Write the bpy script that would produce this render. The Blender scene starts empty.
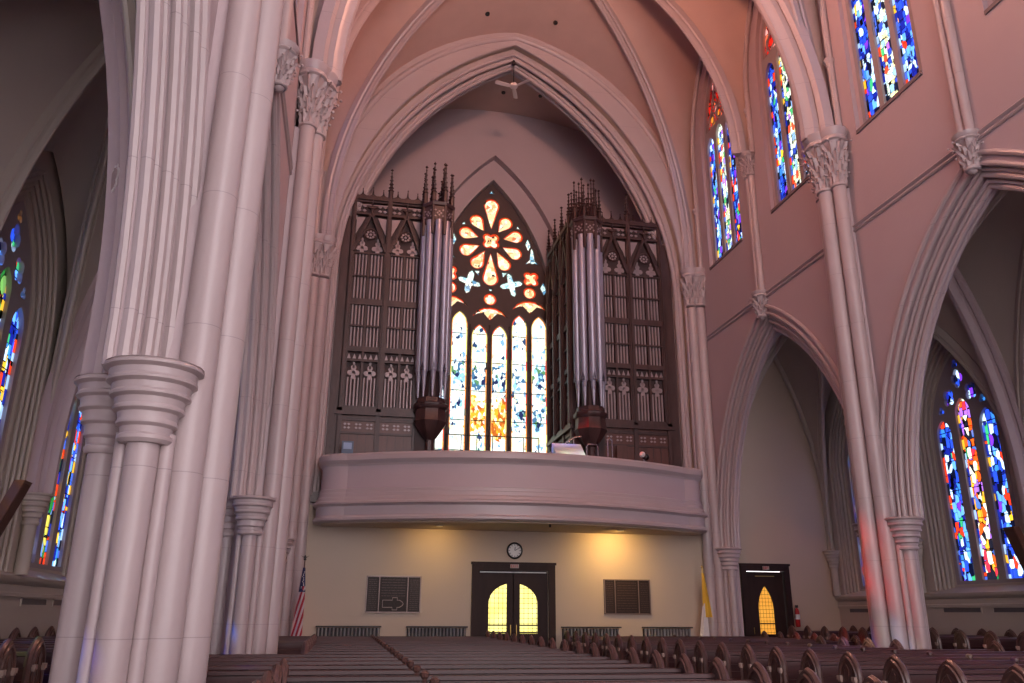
import bpy, bmesh, math, random
from mathutils import Vector
random.seed(7)
PI = math.pi
COL = bpy.context.scene.collection

# ------------------------------------------------------------------ helpers
def XYZ(u, v, w): return (u, v, w)
def XZ(y0): return lambda u, v, w: (u, y0 + w, v)
def YZ(s, x0): return lambda u, v, w: (s * (x0 + w), u, v)

class MB:
    def __init__(self, T=XYZ):
        self.v = []; self.f = []; self.T = T
    def add(self, vs, fs, T=None):
        T = T or self.T
        n = len(self.v)
        self.v += [tuple(T(*p)) for p in vs]
        self.f += [tuple(i + n for i in f) for f in fs]
    def box(self, a0, a1, b0, b1, c0, c1, T=None):
        vs = [(a, b, c) for a in (a0, a1) for b in (b0, b1) for c in (c0, c1)]
        self.add(vs, [(0,1,3,2),(4,6,7,5),(0,4,5,1),(2,3,7,6),(0,2,6,4),(1,5,7,3)], T)
    def lathe(self, cx, cy, prof, n=16, sx=1, sy=1, a0=0, T=None, rot=0):
        vs = []; fs = []
        full = a0 == 0
        for r, z in prof:
            for k in range(n):
                a = rot + 2 * PI * k / n
                vs.append((cx + sx * r * math.cos(a), cy + sy * r * math.sin(a), z))
        m = len(prof)
        for j in range(m - 1):
            for k in range(n):
                k2 = (k + 1) % n
                fs.append((j*n + k, j*n + k2, (j+1)*n + k2, (j+1)*n + k))
        fs.append(tuple(range(n-1, -1, -1))); fs.append(tuple((m-1)*n + k for k in range(n)))
        self.add(vs, fs, T)
    def cyl(self, cx, cy, r, z0, z1, n=16):
        self.lathe(cx, cy, [(r, z0), (r, z1)], n)
    def tube(self, pts, r, n=8, closed=False, T=None, r1=None):
        P = [Vector(p) for p in pts]; m = len(P); vs = []; fs = []
        N = None
        for i, p in enumerate(P):
            t = (P[(i+1) % m] - P[i-1]) if closed else (P[min(i+1, m-1)] - P[max(i-1, 0)])
            if t.length < 1e-9: t = Vector((0, 0, 1))
            t.normalize()
            if N is None:
                h = Vector((0, 0, 1)) if abs(t.z) < .9 else Vector((1, 0, 0))
                N = t.cross(h).normalized()
            else:
                N = (N - t * N.dot(t)).normalized()
            B = t.cross(N)
            rr = r if r1 is None else r + (r1 - r) * i / (m - 1)
            for k in range(n):
                a = 2 * PI * k / n
                vs.append(tuple(p + (N * math.cos(a) + B * math.sin(a)) * rr))
        for i in range(m if closed else m - 1):
            j = (i + 1) % m
            for k in range(n):
                k2 = (k + 1) % n
                fs.append((i*n + k, i*n + k2, j*n + k2, j*n + k))
        if not closed:
            fs.append(tuple(range(n-1, -1, -1))); fs.append(tuple((m-1)*n + k for k in range(n)))
        self.add(vs, fs, T)
    def sweep(self, pts, nrm, prof, closed=False, pclosed=True, T=None):
        """pts lie in a plane with normal nrm; prof = (a,b): a along in-plane outward normal, b along nrm"""
        P = [Vector(p) for p in pts]; m = len(P); N = Vector(nrm).normalized(); vs = []; fs = []; q = len(prof)
        for i, p in enumerate(P):
            if closed: d1 = (P[i] - P[i-1]).normalized(); d2 = (P[(i+1) % m] - P[i]).normalized()
            else:
                d1 = (P[i] - P[max(i-1, 0)]); d2 = (P[min(i+1, m-1)] - P[i])
                if d1.length < 1e-9: d1 = d2.copy()
                if d2.length < 1e-9: d2 = d1.copy()
                d1.normalize(); d2.normalize()
            t = (d1 + d2).normalized(); M = N.cross(t)
            c = max(.35, t.dot(d1))
            for a, b in prof: vs.append(tuple(p + M * (a / c) + N * b))
        for i in range(m if closed else m - 1):
            j = (i + 1) % m
            for k in range(q if pclosed else q - 1):
                k2 = (k + 1) % q
                fs.append((i*q + k, i*q + k2, j*q + k2, j*q + k))
        if not closed and pclosed:
            fs.append(tuple(range(q-1, -1, -1))); fs.append(tuple((m-1)*q + k for k in range(q)))
        self.add(vs, fs, T)
    def prism(self, pts, w0, w1, T=None):
        n = len(pts)
        vs = [(u, v, w0) for u, v in pts] + [(u, v, w1) for u, v in pts]
        fs = [tuple(range(n-1, -1, -1)), tuple(range(n, 2*n))] + [(i, (i+1) % n, n + (i+1) % n, n + i) for i in range(n)]
        self.add(vs, fs, T)
    def plate(self, outline, holes, w0, w1, T=None):
        vs, fs = fill2d(outline, holes, (w1 - w0) / 2)
        c = (w0 + w1) / 2
        self.add([(x, y, z + c) for x, y, z in vs], fs, T)
    def grid(self, rows, T=None):
        m = len(rows); n = len(rows[0])
        self.add([tuple(p) for r in rows for p in r], [(i*n + j, i*n + j + 1, (i+1)*n + j + 1, (i+1)*n + j) for i in range(m-1) for j in range(n-1)], T)
    def sphere(self, c, r, n=10, sz=1):
        prof = [(max(r * math.sin(PI * k / 6), 1e-4), -r * sz * math.cos(PI * k / 6)) for k in range(7)]
        self.lathe(c[0], c[1], [(a, c[2] + b) for a, b in prof], n)
    def mesh(self, name, mat, off=(0, 0, 0), smooth=35, weld=True):
        me = bpy.data.meshes.new(name)
        me.from_pydata([(x - off[0], y - off[1], z - off[2]) for x, y, z in self.v], [], self.f)
        bm = bmesh.new(); bm.from_mesh(me)
        if weld: bmesh.ops.remove_doubles(bm, verts=bm.verts, dist=1e-5)
        bmesh.ops.recalc_face_normals(bm, faces=bm.faces)
        bm.to_mesh(me); bm.free()
        if smooth:
            me.shade_smooth(); me.set_sharp_from_angle(angle=math.radians(smooth))
        me.materials.append(mat)
        return me
    def build(self, name, mat, parent=None, smooth=35, label=None, at=None):
        off = at or (0, 0, 0)
        if parent is not None:
            off = abs_loc(parent)
        o = bpy.data.objects.new(name, self.mesh(name, mat, off, smooth)); COL.objects.link(o)
        if parent is not None: o.parent = parent
        elif at: o.location = at
        if label: o['label'] = label
        return o

def abs_loc(o):
    x, y, z = o.location
    while o.parent:
        o = o.parent; x += o.location[0]; y += o.location[1]; z += o.location[2]
    return (x, y, z)

def fill2d(outline, holes, e):
    cu = bpy.data.curves.new('tmp', 'CURVE'); cu.dimensions = '2D'; cu.fill_mode = 'BOTH'; cu.extrude = e
    for pl in [outline] + list(holes):
        sp = cu.splines.new('POLY'); sp.points.add(len(pl) - 1)
        for i, (x, y) in enumerate(pl): sp.points[i].co = (x, y, 0, 1)
        sp.use_cyclic_u = True
    ob = bpy.data.objects.new('tmp', cu)
    me = ob.to_mesh()
    vs = [tuple(v.co) for v in me.vertices]; fs = [tuple(p.vertices) for p in me.polygons]
    ob.to_mesh_clear(); bpy.data.objects.remove(ob); bpy.data.curves.remove(cu)
    return vs, fs

def tag(o, label=None, cat=None, group=None, kind=None):
    if label: o['label'] = label
    if cat: o['category'] = cat
    if group: o['group'] = group
    if kind: o['kind'] = kind
    return o
def thing(name, loc, label, cat, group=None):
    o = bpy.data.objects.new(name, None); COL.objects.link(o); o.location = loc
    o.empty_display_size = .1
    return tag(o, label, cat, group)
def struct(name, mb, mat, smooth=35, parent=None):
    o = mb.build(name, mat, parent, smooth)
    if parent is None: o['kind'] = 'structure'
    return o
def copy_tree(o, parent=None):
    c = o.copy(); COL.objects.link(c); c.parent = parent
    for ch in list(o.children): copy_tree(ch, c)
    return c

# pointed arch: list of (u,v) from left foot up to apex and down to right foot
def arcpts(a, h, n=14):
    """right->centre half arc: from (a,0) to (0,h)"""
    out = []
    if h >= a * .98:
        R = (a*a + h*h) / (2*a); cx = a - R; th = math.atan2(h, -cx)
        for i in range(n + 1):
            t = th * i / n; out.append((cx + R * math.cos(t), R * math.sin(t)))
    else:
        for i in range(n + 1):
            t = PI/2 * i / n; out.append((a * math.cos(t), h * math.sin(t)))
    out[-1] = (0, h)
    return out
def arch(c, a, zs, za, z0=None, n=14):
    half = [(c + x, zs + z) for x, z in arcpts(a, za - zs, n)]
    left = [(2*c - x, z) for x, z in half]
    pts = left + half[-2::-1]
    if z0 is not None and z0 < zs - 1e-6: pts = [(c - a, z0)] + pts + [(c + a, z0)]
    return pts
def apex_off(a, h, d):
    R = (a*a + h*h) / (2*a)
    return math.sqrt(max((R + d)**2 - (R - a)**2, .01))
def archo(c, a, zs, za, d, z0=None, n=14):
    return arch(c, a + d, zs, zs + apex_off(a, za - zs, d), z0, n)
def foil(cx, cz, n, rad, rot=0, depth=.45, m=9, sx=1, sz=1):
    d = rad * depth * 1.15; rl = rad - d; pts = []
    for k in range(n):
        for i in range(m):
            ph = (-1 + 2 * i / (m)) * PI / n
            s_ = rl*rl - (d * math.sin(ph))**2
            r = d * math.cos(ph) + (math.sqrt(s_) if s_ > 0 else 0)
            r = max(r, d * math.cos(PI/n) * .8)
            a = rot + 2*PI*k/n + ph
            pts.append((cx + sx * r * math.cos(a), cz + sz * r * math.sin(a)))
    return pts
def circ(cx, cz, r, n=20, sz=1): return [(cx + r*math.cos(2*PI*k/n), cz + sz*r*math.sin(2*PI*k/n)) for k in range(n)]
def petal(cx, cz, ang, r0, r1, w, n=14):
    """teardrop pointing to the centre, round outer end"""
    rc = r1 - w; pts = [(cx + r0*math.cos(ang), cz + r0*math.sin(ang))]; ta = math.acos(min(.99, w/(rc - r0)))
    for k in range(n + 1):
        t = -(PI - ta) + 2*(PI - ta)*k/n; u = rc + w*math.cos(t); v = w*math.sin(t)
        pts.append((cx + u*math.cos(ang) - v*math.sin(ang), cz + u*math.sin(ang) + v*math.cos(ang)))
    return pts
    L = r1 - r0; pts = []
    for k in range(n):
        t = 2*PI*k/n
        u = L * .5 * (1 - math.cos(t)); wid = w * 1.15 * math.sin(t) * (.12 + .88 * (u / L))
        r = r0 + u; ca, sa = math.cos(ang), math.sin(ang)
        pts.append((cx + r*ca - wid*sa, cz + r*sa + wid*ca))
    return pts
def shrink(pts, k, c=None):
    if c is None: c = (sum(p[0] for p in pts)/len(pts), sum(p[1] for p in pts)/len(pts))
    return [(c[0] + (x-c[0])*k, c[1] + (z-c[1])*k) for x, z in pts]
def inset(pts, d):
    """move each vertex inwards by d (counter/clockwise agnostic)"""
    n = len(pts); A = sum(pts[i][0]*pts[(i+1) % n][1] - pts[(i+1) % n][0]*pts[i][1] for i in range(n)); s = 1 if A > 0 else -1
    out = []
    for i in range(n):
        x0, y0 = pts[i-1]; x1, y1 = pts[(i+1) % n]
        dx, dy = x1-x0, y1-y0; L = math.hypot(dx, dy) or 1
        out.append((pts[i][0] - s*dy/L*d, pts[i][1] + s*dx/L*d))
    return out

# ------------------------------------------------------------------ materials
def new_mat(name):
    m = bpy.data.materials.new(name); m.use_nodes = True
    nt = m.node_tree; nt.nodes.clear()
    return m, nt, nt.nodes, nt.links
def math_node(nt, op, a, b=None, c=None):
    n = nt.nodes.new('ShaderNodeMath'); n.operation = op
    for i, x in enumerate((a, b, c)):
        if x is None: continue
        if isinstance(x, (int, float)): n.inputs[i].default_value = x
        else: nt.links.new(x, n.inputs[i])
    return n.outputs[0]
def mixc(nt, fac, a, b):
    n = nt.nodes.new('ShaderNodeMix'); n.data_type = 'RGBA'
    for idx, x in ((0, fac), (6, a), (7, b)):
        if isinstance(x, (int, float)): n.inputs[idx].default_value = x
        elif isinstance(x, tuple): n.inputs[idx].default_value = (*x, 1) if len(x) == 3 else x
        else: nt.links.new(x, n.inputs[idx])
    return n.outputs[2]
def principled(name, col, rough=.6, metal=0, var=.06, scale=3, bump=.0, bscale=30, spec=.5, joints=0, stretch=(1,1,1)):
    m, nt, N, L = new_mat(name)
    out = N.new('ShaderNodeOutputMaterial'); b = N.new('ShaderNodeBsdfPrincipled'); L.new(b.outputs[0], out.inputs[0])
    b.inputs['Roughness'].default_value = rough; b.inputs['Metallic'].default_value = metal
    b.inputs['Specular IOR Level'].default_value = spec
    g = N.new('ShaderNodeNewGeometry'); mp = N.new('ShaderNodeMapping'); mp.inputs['Scale'].default_value = stretch; L.new(g.outputs['Position'], mp.inputs[0])
    no = N.new('ShaderNodeTexNoise'); no.inputs['Scale'].default_value = scale; no.inputs['Detail'].default_value = 4; L.new(mp.outputs[0], no.inputs[0])
    lo = tuple(max(0, c*(1-var*2.2)) for c in col); hi = tuple(min(1, c*(1+var*2.2)) for c in col)
    c = mixc(nt, no.outputs[0], lo, hi)
    if joints:
        sp = N.new('ShaderNodeSeparateXYZ'); L.new(g.outputs['Position'], sp.inputs[0])
        fr = math_node(nt, 'FRACT', math_node(nt, 'DIVIDE', sp.outputs[2], joints))
        ln = math_node(nt, 'LESS_THAN', fr, .007 / joints)
        c = mixc(nt, math_node(nt, 'MULTIPLY', ln, .55), c, tuple(x*.45 for x in col))
    L.new(c, b.inputs['Base Color'])
    if bump:
        n2 = N.new('ShaderNodeTexNoise'); n2.inputs['Scale'].default_value = bscale; n2.inputs['Detail'].default_value = 5; L.new(mp.outputs[0], n2.inputs[0])
        bu = N.new('ShaderNodeBump'); bu.inputs['Strength'].default_value = bump; bu.inputs['Distance'].default_value = .02
        L.new(n2.outputs[0], bu.inputs['Height']); L.new(bu.outputs[0], b.inputs['Normal'])
    return m
STONE = principled('painted_plaster', (.47, .365, .375), .5, var=.03, scale=.8, bump=.15, bscale=12)
SHAFT = principled('painted_stone', (.46, .37, .368), .34, var=.03, scale=1.2, bump=.1, bscale=18, joints=1.35)
CREAM = principled('cream_plaster', (.52, .41, .315), .6, var=.03, scale=.7, bump=.1, bscale=14)
GREYP = principled('aisle_plaster', (.48, .415, .355), .6, var=.05, scale=.6, bump=.1, bscale=14)
VAULT = principled('vault_plaster', (.54, .375, .325), .7, var=.04, scale=1.5, bump=.2, bscale=25)
PEW = principled('pew_wood', (.062, .026, .026), .42, spec=.35, var=.3, scale=6, bump=.12, bscale=40, stretch=(.15, 1, 1))
PEWE = principled('pew_end_wood', (.10, .05, .042), .28, var=.25, scale=8, bump=.1, bscale=40, stretch=(1, 1, .3))
PEWTIP = principled('pew_pale_block', (.42, .30, .25), .35, var=.1)
ORG = principled('organ_wood', (.06, .028, .026), .42, var=.3, scale=5, bump=.2, bscale=30, stretch=(1, 1, .2))
ORGB = principled('organ_back', (.045, .022, .022), .6, var=.2)
ORGP = principled('organ_panel', (.105, .042, .034), .4, var=.3, scale=4, stretch=(1, 1, .2))
ROD = principled('screen_pipe_grey', (.36, .29, .30), .4, metal=.2, var=.08)
PIPE = principled('organ_pipe_metal', (.42, .39, .46), .36, metal=.5, var=.04)
DARKW = principled('door_wood', (.035, .018, .016), .55, spec=.2, var=.2, scale=5, stretch=(1, 1, .2))
BRONZE = principled('bronze', (.03, .018, .015), .5, spec=.25, var=.25, scale=20)
BRONZEL = principled('bronze_light', (.22, .15, .13), .35, metal=.3, var=.1)
IRON = principled('dark_iron', (.035, .03, .032), .5, metal=.3, var=.1)
RADW = principled('radiator_grey', (.52, .50, .50), .4, metal=.3, var=.05)
STEEL = principled('steel', (.55, .55, .57), .25, metal=.9, var=.03)
WHITE = principled('white_enamel', (.75, .73, .70), .4, var=.02)
BLACK = principled('black_paint', (.015, .015, .017), .4, var=.1)
BRASS = principled('brass', (.55, .36, .12), .3, metal=.8, var=.05)
REDP = principled('red_enamel', (.5, .02, .02), .3, var=.03)
BOARD = principled('speaker_wood', (.13, .05, .03), .5, var=.15, scale=10, stretch=(1, 1, .2))
GRILLE = principled('vent_grey', (.12, .11, .12), .5, var=.1)
FLOOR = principled('floor_terrazzo', (.12, .08, .07), .35, var=.2, scale=10)
LEAD = principled('window_lead', (.09, .05, .045), .6, var=.1)
LEADS = principled('window_stone', (.33, .28, .28), .5, var=.05)
SILL_SHADE = principled('sill_shade', (.20, .15, .155), .6, var=.05)  # dark shade line under the clerestory sills, put into the colour
GOLDP = principled('yellow_cloth', (.72, .42, .03), .7, var=.06, scale=8)
WCLOTH = principled('white_cloth', (.72, .68, .64), .8, var=.05, scale=8)
NAVY = principled('blue_cloth', (.02, .025, .09), .8, var=.1)
FANW = principled('fan_white', (.85, .66, .62), .4, var=.02)

def glass(name, pal, scale, strength, horiz=None, lead=.05, seed=0, noise=.35, transp=False):
    """leaded stained glass: a random palette colour per piece, black leads, lit by daylight behind"""
    m, nt, N, L = new_mat(name)
    out = N.new('ShaderNodeOutputMaterial')
    g = N.new('ShaderNodeNewGeometry'); mp = N.new('ShaderNodeMapping'); mp.inputs['Scale'].default_value = scale; mp.inputs['Location'].default_value = (seed, seed*2.3, seed*.7)
    L.new(g.outputs['Position'], mp.inputs[0])
    vo = N.new('ShaderNodeTexVoronoi'); vo.distance = 'CHEBYCHEV'; vo.inputs['Scale'].default_value = 1; L.new(mp.outputs[0], vo.inputs['Vector'])
    sp = N.new('ShaderNodeSeparateColor'); L.new(vo.outputs['Color'], sp.inputs[0])
    cr = N.new('ShaderNodeValToRGB'); cr.color_ramp.interpolation = 'CONSTANT'; e = cr.color_ramp.elements
    tot = sum(w for w, c in pal); acc = 0
    for i, (w, c) in enumerate(pal):
        if i < 2: el = e[i]; el.position = acc
        else: el = e.new(min(acc, .999))
        el.color = (*c, 1); acc += w / tot
    e[0].position = 0
    if len(pal) > 1: e[1].position = pal[0][0] / tot
    L.new(sp.outputs[0], cr.inputs[0])
    ve = N.new('ShaderNodeTexVoronoi'); ve.feature = 'F2'; ve.distance = 'CHEBYCHEV'; ve.inputs['Scale'].default_value = 1; L.new(mp.outputs[0], ve.inputs['Vector'])
    lead_m = math_node(nt, 'GREATER_THAN', math_node(nt, 'SUBTRACT', ve.outputs['Distance'], vo.outputs['Distance']), lead)
    no = N.new('ShaderNodeTexNoise'); no.inputs['Scale'].default_value = 2.2; no.inputs['Detail'].default_value = 3; L.new(g.outputs['Position'], no.inputs[0])
    br = math_node(nt, 'MULTIPLY_ADD', no.outputs[0], noise*2, 1 - noise)
    st = math_node(nt, 'MULTIPLY', math_node(nt, 'MULTIPLY', lead_m, br), strength)
    if horiz:
        sz = N.new('ShaderNodeSeparateXYZ'); L.new(g.outputs['Position'], sz.inputs[0])
        fr = math_node(nt, 'FRACT', math_node(nt, 'DIVIDE', sz.outputs[2], horiz))
        st = math_node(nt, 'MULTIPLY', st, math_node(nt, 'GREATER_THAN', fr, .035))
    em = N.new('ShaderNodeEmission'); L.new(cr.outputs[0], em.inputs[0]); L.new(st, em.inputs[1])
    gl = N.new('ShaderNodeBsdfGlossy'); gl.inputs[0].default_value = (.04, .04, .04, 1); gl.inputs[1].default_value = .3
    ad = N.new('ShaderNodeAddShader'); L.new(em.outputs[0], ad.inputs[0]); L.new(gl.outputs[0], ad.inputs[1])
    if transp:
        tr = N.new('ShaderNodeBsdfTransparent'); L.new(mixc(nt, lead_m, (0, 0, 0), cr.outputs[0]), tr.inputs[0])
        mx = N.new('ShaderNodeMixShader'); mx.inputs[0].default_value = .45; L.new(ad.outputs[0], mx.inputs[1]); L.new(tr.outputs[0], mx.inputs[2])
        L.new(mx.outputs[0], out.inputs[0]); return m
    L.new(ad.outputs[0], out.inputs[0])
    return m
def lattice(name, col, col2, strength, pitch, z_bar=None, ax=0):
    m, nt, N, L = new_mat(name)
    out = N.new('ShaderNodeOutputMaterial'); g = N.new('ShaderNodeNewGeometry'); sp = N.new('ShaderNodeSeparateXYZ'); L.new(g.outputs['Position'], sp.inputs[0])
    fx = math_node(nt, 'FRACT', math_node(nt, 'DIVIDE', math_node(nt, 'ADD', sp.outputs[ax], .03), pitch)); fz = math_node(nt, 'FRACT', math_node(nt, 'DIVIDE', sp.outputs[2], pitch*1.1))
    mask = math_node(nt, 'MULTIPLY', math_node(nt, 'GREATER_THAN', fx, .11), math_node(nt, 'GREATER_THAN', fz, .10))
    no = N.new('ShaderNodeTexNoise'); no.inputs['Scale'].default_value = 1.6; L.new(g.outputs['Position'], no.inputs[0])
    c = mixc(nt, no.outputs[0], col, col2)
    em = N.new('ShaderNodeEmission'); L.new(c, em.inputs[0]); L.new(math_node(nt, 'MULTIPLY', math_node(nt, 'MULTIPLY_ADD', mask, .85, .15), strength), em.inputs[1])
    L.new(em.outputs[0], out.inputs[0]); return m
BLU = [(.20, (.01, .02, .30)), (.16, (.03, .10, .75)), (.15, (.16, .42, .95)), (.14, (.60, .80, 1.0)), (.06, (.22, .05, .70)), (.10, (.004, .006, .03)), (.04, (.95, .06, .02)), (.035, (1.0, .62, .05)), (.02, (.05, .45, .2)), (.06, (.05, .25, .65))]
WHT = [(.34, (.80, .92, .80)), (.14, (.95, .9, .5)), (.14, (.35, .6, .95)), (.10, (.05, .1, .5)), (.10, (.01, .015, .04)), (.06, (.9, .12, .05)), (.06, (.1, .5, .2)), (.06, (.5, .2, .8))]
REDS = [(.40, (.85, .03, .015)), (.2, (.35, .01, .01)), (.12, (1, .25, .12)), (.06, (1, .5, .45)), (.12, (.07, .01, .02)), (.05, (.9, .4, .05))]
FIGP = [(.2, (.95, .95, .75)), (.2, (.95, .16, .02)), (.1, (1, .5, .05)), (.16, (.45, .2, .8)), (.12, (.12, .25, .8)), (.06, (.02, .3, .1)), (.1, (.02, .02, .04)), (.06, (.8, .05, .1))]
GRN = [(.3, (.05, .35, .08)), (.2, (.3, .6, .2)), (.15, (.9, .8, .2)), (.15, (.01, .02, .05)), (.1, (.7, .1, .05)), (.1, (.3, .5, .9))]
BORD = [(.13, (.95, .08, .02)), (.10, (1, .6, .05)), (.25, (.02, .04, .4)), (.2, (.01, .01, .03)), (.2, (.1, .2, .8)), (.12, (.5, .7, 1))]
GB = glass('stained_glass_blue', BLU, (8, 8, 4.2), 2.6, .62, .045, 1, transp=True)
GB2 = glass('stained_glass_blue_aisle', BLU, (7.5, 7.5, 3.8), 2.6, .80, .045, 4, transp=True)
GW = glass('stained_glass_pale', WHT, (8, 8, 5), 2.4, .62, .045, 2, transp=True)
GR = glass('stained_glass_red', REDS, (5, 5, 4), 1.5, None, .05, 3, transp=True)
GF = glass('stained_glass_figure', FIGP, (7, 7, 4), 2.3, .80, .045, 5, transp=True)
GG = glass('stained_glass_green', GRN, (5, 5, 3.4), 1.3, .80, .05, 6, transp=True)
GBO = glass('stained_glass_border', BORD, (2.2, 2.2, 4.2), 1.9, None, .03, 7, transp=True)
GREDR = glass('rim_glass_red', [(.7, (1, .07, .015)), (.3, (1, .12, .02))], (5, 5, 5), 1.0, None, .02, 8)
GROSE = glass('rose_glass_bright', [(.45, (1, .80, .42)), (.25, (1, .95, .7)), (.15, (1, .5, .2)), (.1, (1, .66, .55)), (.05, (.9, .2, .08))], (7, 7, 7), 1.5, None, .02, 9, .2)
GCYAN = glass('tracery_glass_cyan', [(.5, (.75, 1, .95)), (.2, (.3, .6, .8)), (.2, (1, 1, .9)), (.1, (.1, .3, .5))], (8, 8, 8), 1.5, None, .03, 10)

# the tall lights of the great window: nearly white glass, blue-green figures at mid height, orange figures low in the middle
def great_glass():
    m, nt, N, L = new_mat('great_window_glass'); out = N.new('ShaderNodeOutputMaterial')
    g = N.new('ShaderNodeNewGeometry'); sp = N.new('ShaderNodeSeparateXYZ'); L.new(g.outputs['Position'], sp.inputs[0])
    mp = N.new('ShaderNodeMapping'); mp.inputs['Scale'].default_value = (9, 1, 6); L.new(g.outputs['Position'], mp.inputs[0])
    vo = N.new('ShaderNodeTexVoronoi'); vo.inputs['Scale'].default_value = 1; vo.distance = 'MANHATTAN'; L.new(mp.outputs[0], vo.inputs['Vector'])
    sc = N.new('ShaderNodeSeparateColor'); L.new(vo.outputs['Color'], sc.inputs[0])
    def ramp(pts):
        cr = N.new('ShaderNodeValToRGB'); cr.color_ramp.interpolation = 'CONSTANT'
        e = cr.color_ramp.elements
        for i, (p, c) in enumerate(pts):
            el = e[i] if i < 2 else e.new(p)
            el.position = p; el.color = (*c, 1)
        L.new(sc.outputs[0], cr.inputs[0]); return cr.outputs[0]
    base = ramp([(0, (1, 1, .90)), (.38, (.88, 1, 1)), (.58, (.62, .80, 1)), (.72, (1, .92, .55)), (.82, (.65, .95, .75)), (.92, (.2, .4, .65)), (.97, (.03, .06, .15))])
    blue = ramp([(0, (.8, .95, 1)), (.3, (.06, .16, .3)), (.5, (.3, .6, .75)), (.64, (.02, .03, .1)), (.78, (.9, 1, .9)), (.92, (.1, .25, .12))])
    oran = ramp([(0, (1, .42, .03)), (.3, (1, .8, .3)), (.5, (.5, .12, .02)), (.7, (1, .97, .85)), (.9, (.85, .25, .03))])
    no = N.new('ShaderNodeTexNoise'); no.inputs['Scale'].default_value = 1.5; no.inputs['Detail'].default_value = 2; L.new(g.outputs['Position'], no.inputs[0])
    z = math_node(nt, 'ADD', sp.outputs[2], math_node(nt, 'MULTIPLY', math_node(nt, 'SUBTRACT', no.outputs[0], .5), 2.2))
    def band(lo, hi, v=None): 
        return math_node(nt, 'MULTIPLY', math_node(nt, 'GREATER_THAN', v if v else z, lo), math_node(nt, 'LESS_THAN', v if v else z, hi))
    c = mixc(nt, band(9.9, 10.75), base, blue)
    c = mixc(nt, math_node(nt, 'MULTIPLY', band(8.5, 9.4), math_node(nt, 'GREATER_THAN', math_node(nt, 'ABSOLUTE', sp.outputs[0]), 1.0)), c, blue)
    xn = math_node(nt, 'ADD', sp.outputs[0], math_node(nt, 'MULTIPLY', math_node(nt, 'SUBTRACT', no.outputs[0], .5), 1.5))
    om = math_node(nt, 'MULTIPLY', band(8.05, 9.3), band(-.95, .95, xn))
    c = mixc(nt, om, c, oran)
    fr = math_node(nt, 'FRACT', math_node(nt, 'DIVIDE', math_node(nt, 'SUBTRACT', sp.outputs[2], .42), 1.16))
    bar = math_node(nt, 'GREATER_THAN', fr, .028)
    ve = N.new('ShaderNodeTexVoronoi'); ve.feature = 'DISTANCE_TO_EDGE'; ve.inputs['Scale'].default_value = 1; L.new(mp.outputs[0], ve.inputs['Vector'])
    le = math_node(nt, 'MULTIPLY_ADD', math_node(nt, 'GREATER_THAN', ve.outputs['Distance'], .03), .5, .5)
    em = N.new('ShaderNodeEmission'); L.new(c, em.inputs[0]); L.new(math_node(nt, 'MULTIPLY', math_node(nt, 'MULTIPLY', bar, le), 1.9), em.inputs[1])
    L.new(em.outputs[0], out.inputs[0]); return m
GREAT = great_glass()
GEDGE = glass('light_edge_glass', [(.5, (1, .35, .06)), (.3, (1, .75, .2)), (.2, (.9, .1, .03))], (1, 1, 2.2), 1.5, None, .02, 12)
DOORG = lattice('yellow_door_glass', (1, .80, .10), (1, .95, .45), 1.9, .13)
DOORO = lattice('orange_door_glass', (1, .36, .04), (1, .50, .08), 1.1, .105)

# ------------------------------------------------------------------ dimensions
NF = 6.76          # nave face of the arcade walls
BAY = 8.7; NB = 4; YE = -BAY * NB
PIERS = [-BAY, -2*BAY, -3*BAY]
AZ0, AZA, AA = 3.55, 9.62, 3.62      # arcade arch
FLOORL = 5.0

# ------------------------------------------------------------------ floor
mb = MB(); mb.box(-11.5, 11.5, YE - 1.5, .3, -.3, 0); struct('floor', mb, FLOOR)
for s, nm in ((-1, 'left'), (1, 'right')):
    mb = MB(); x0, x1 = sorted((s*7.75, s*10.85)); mb.box(x0, x1, YE, -.0, 0, .15); struct('floor_aisle_' + nm, mb, FLOOR)

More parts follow.
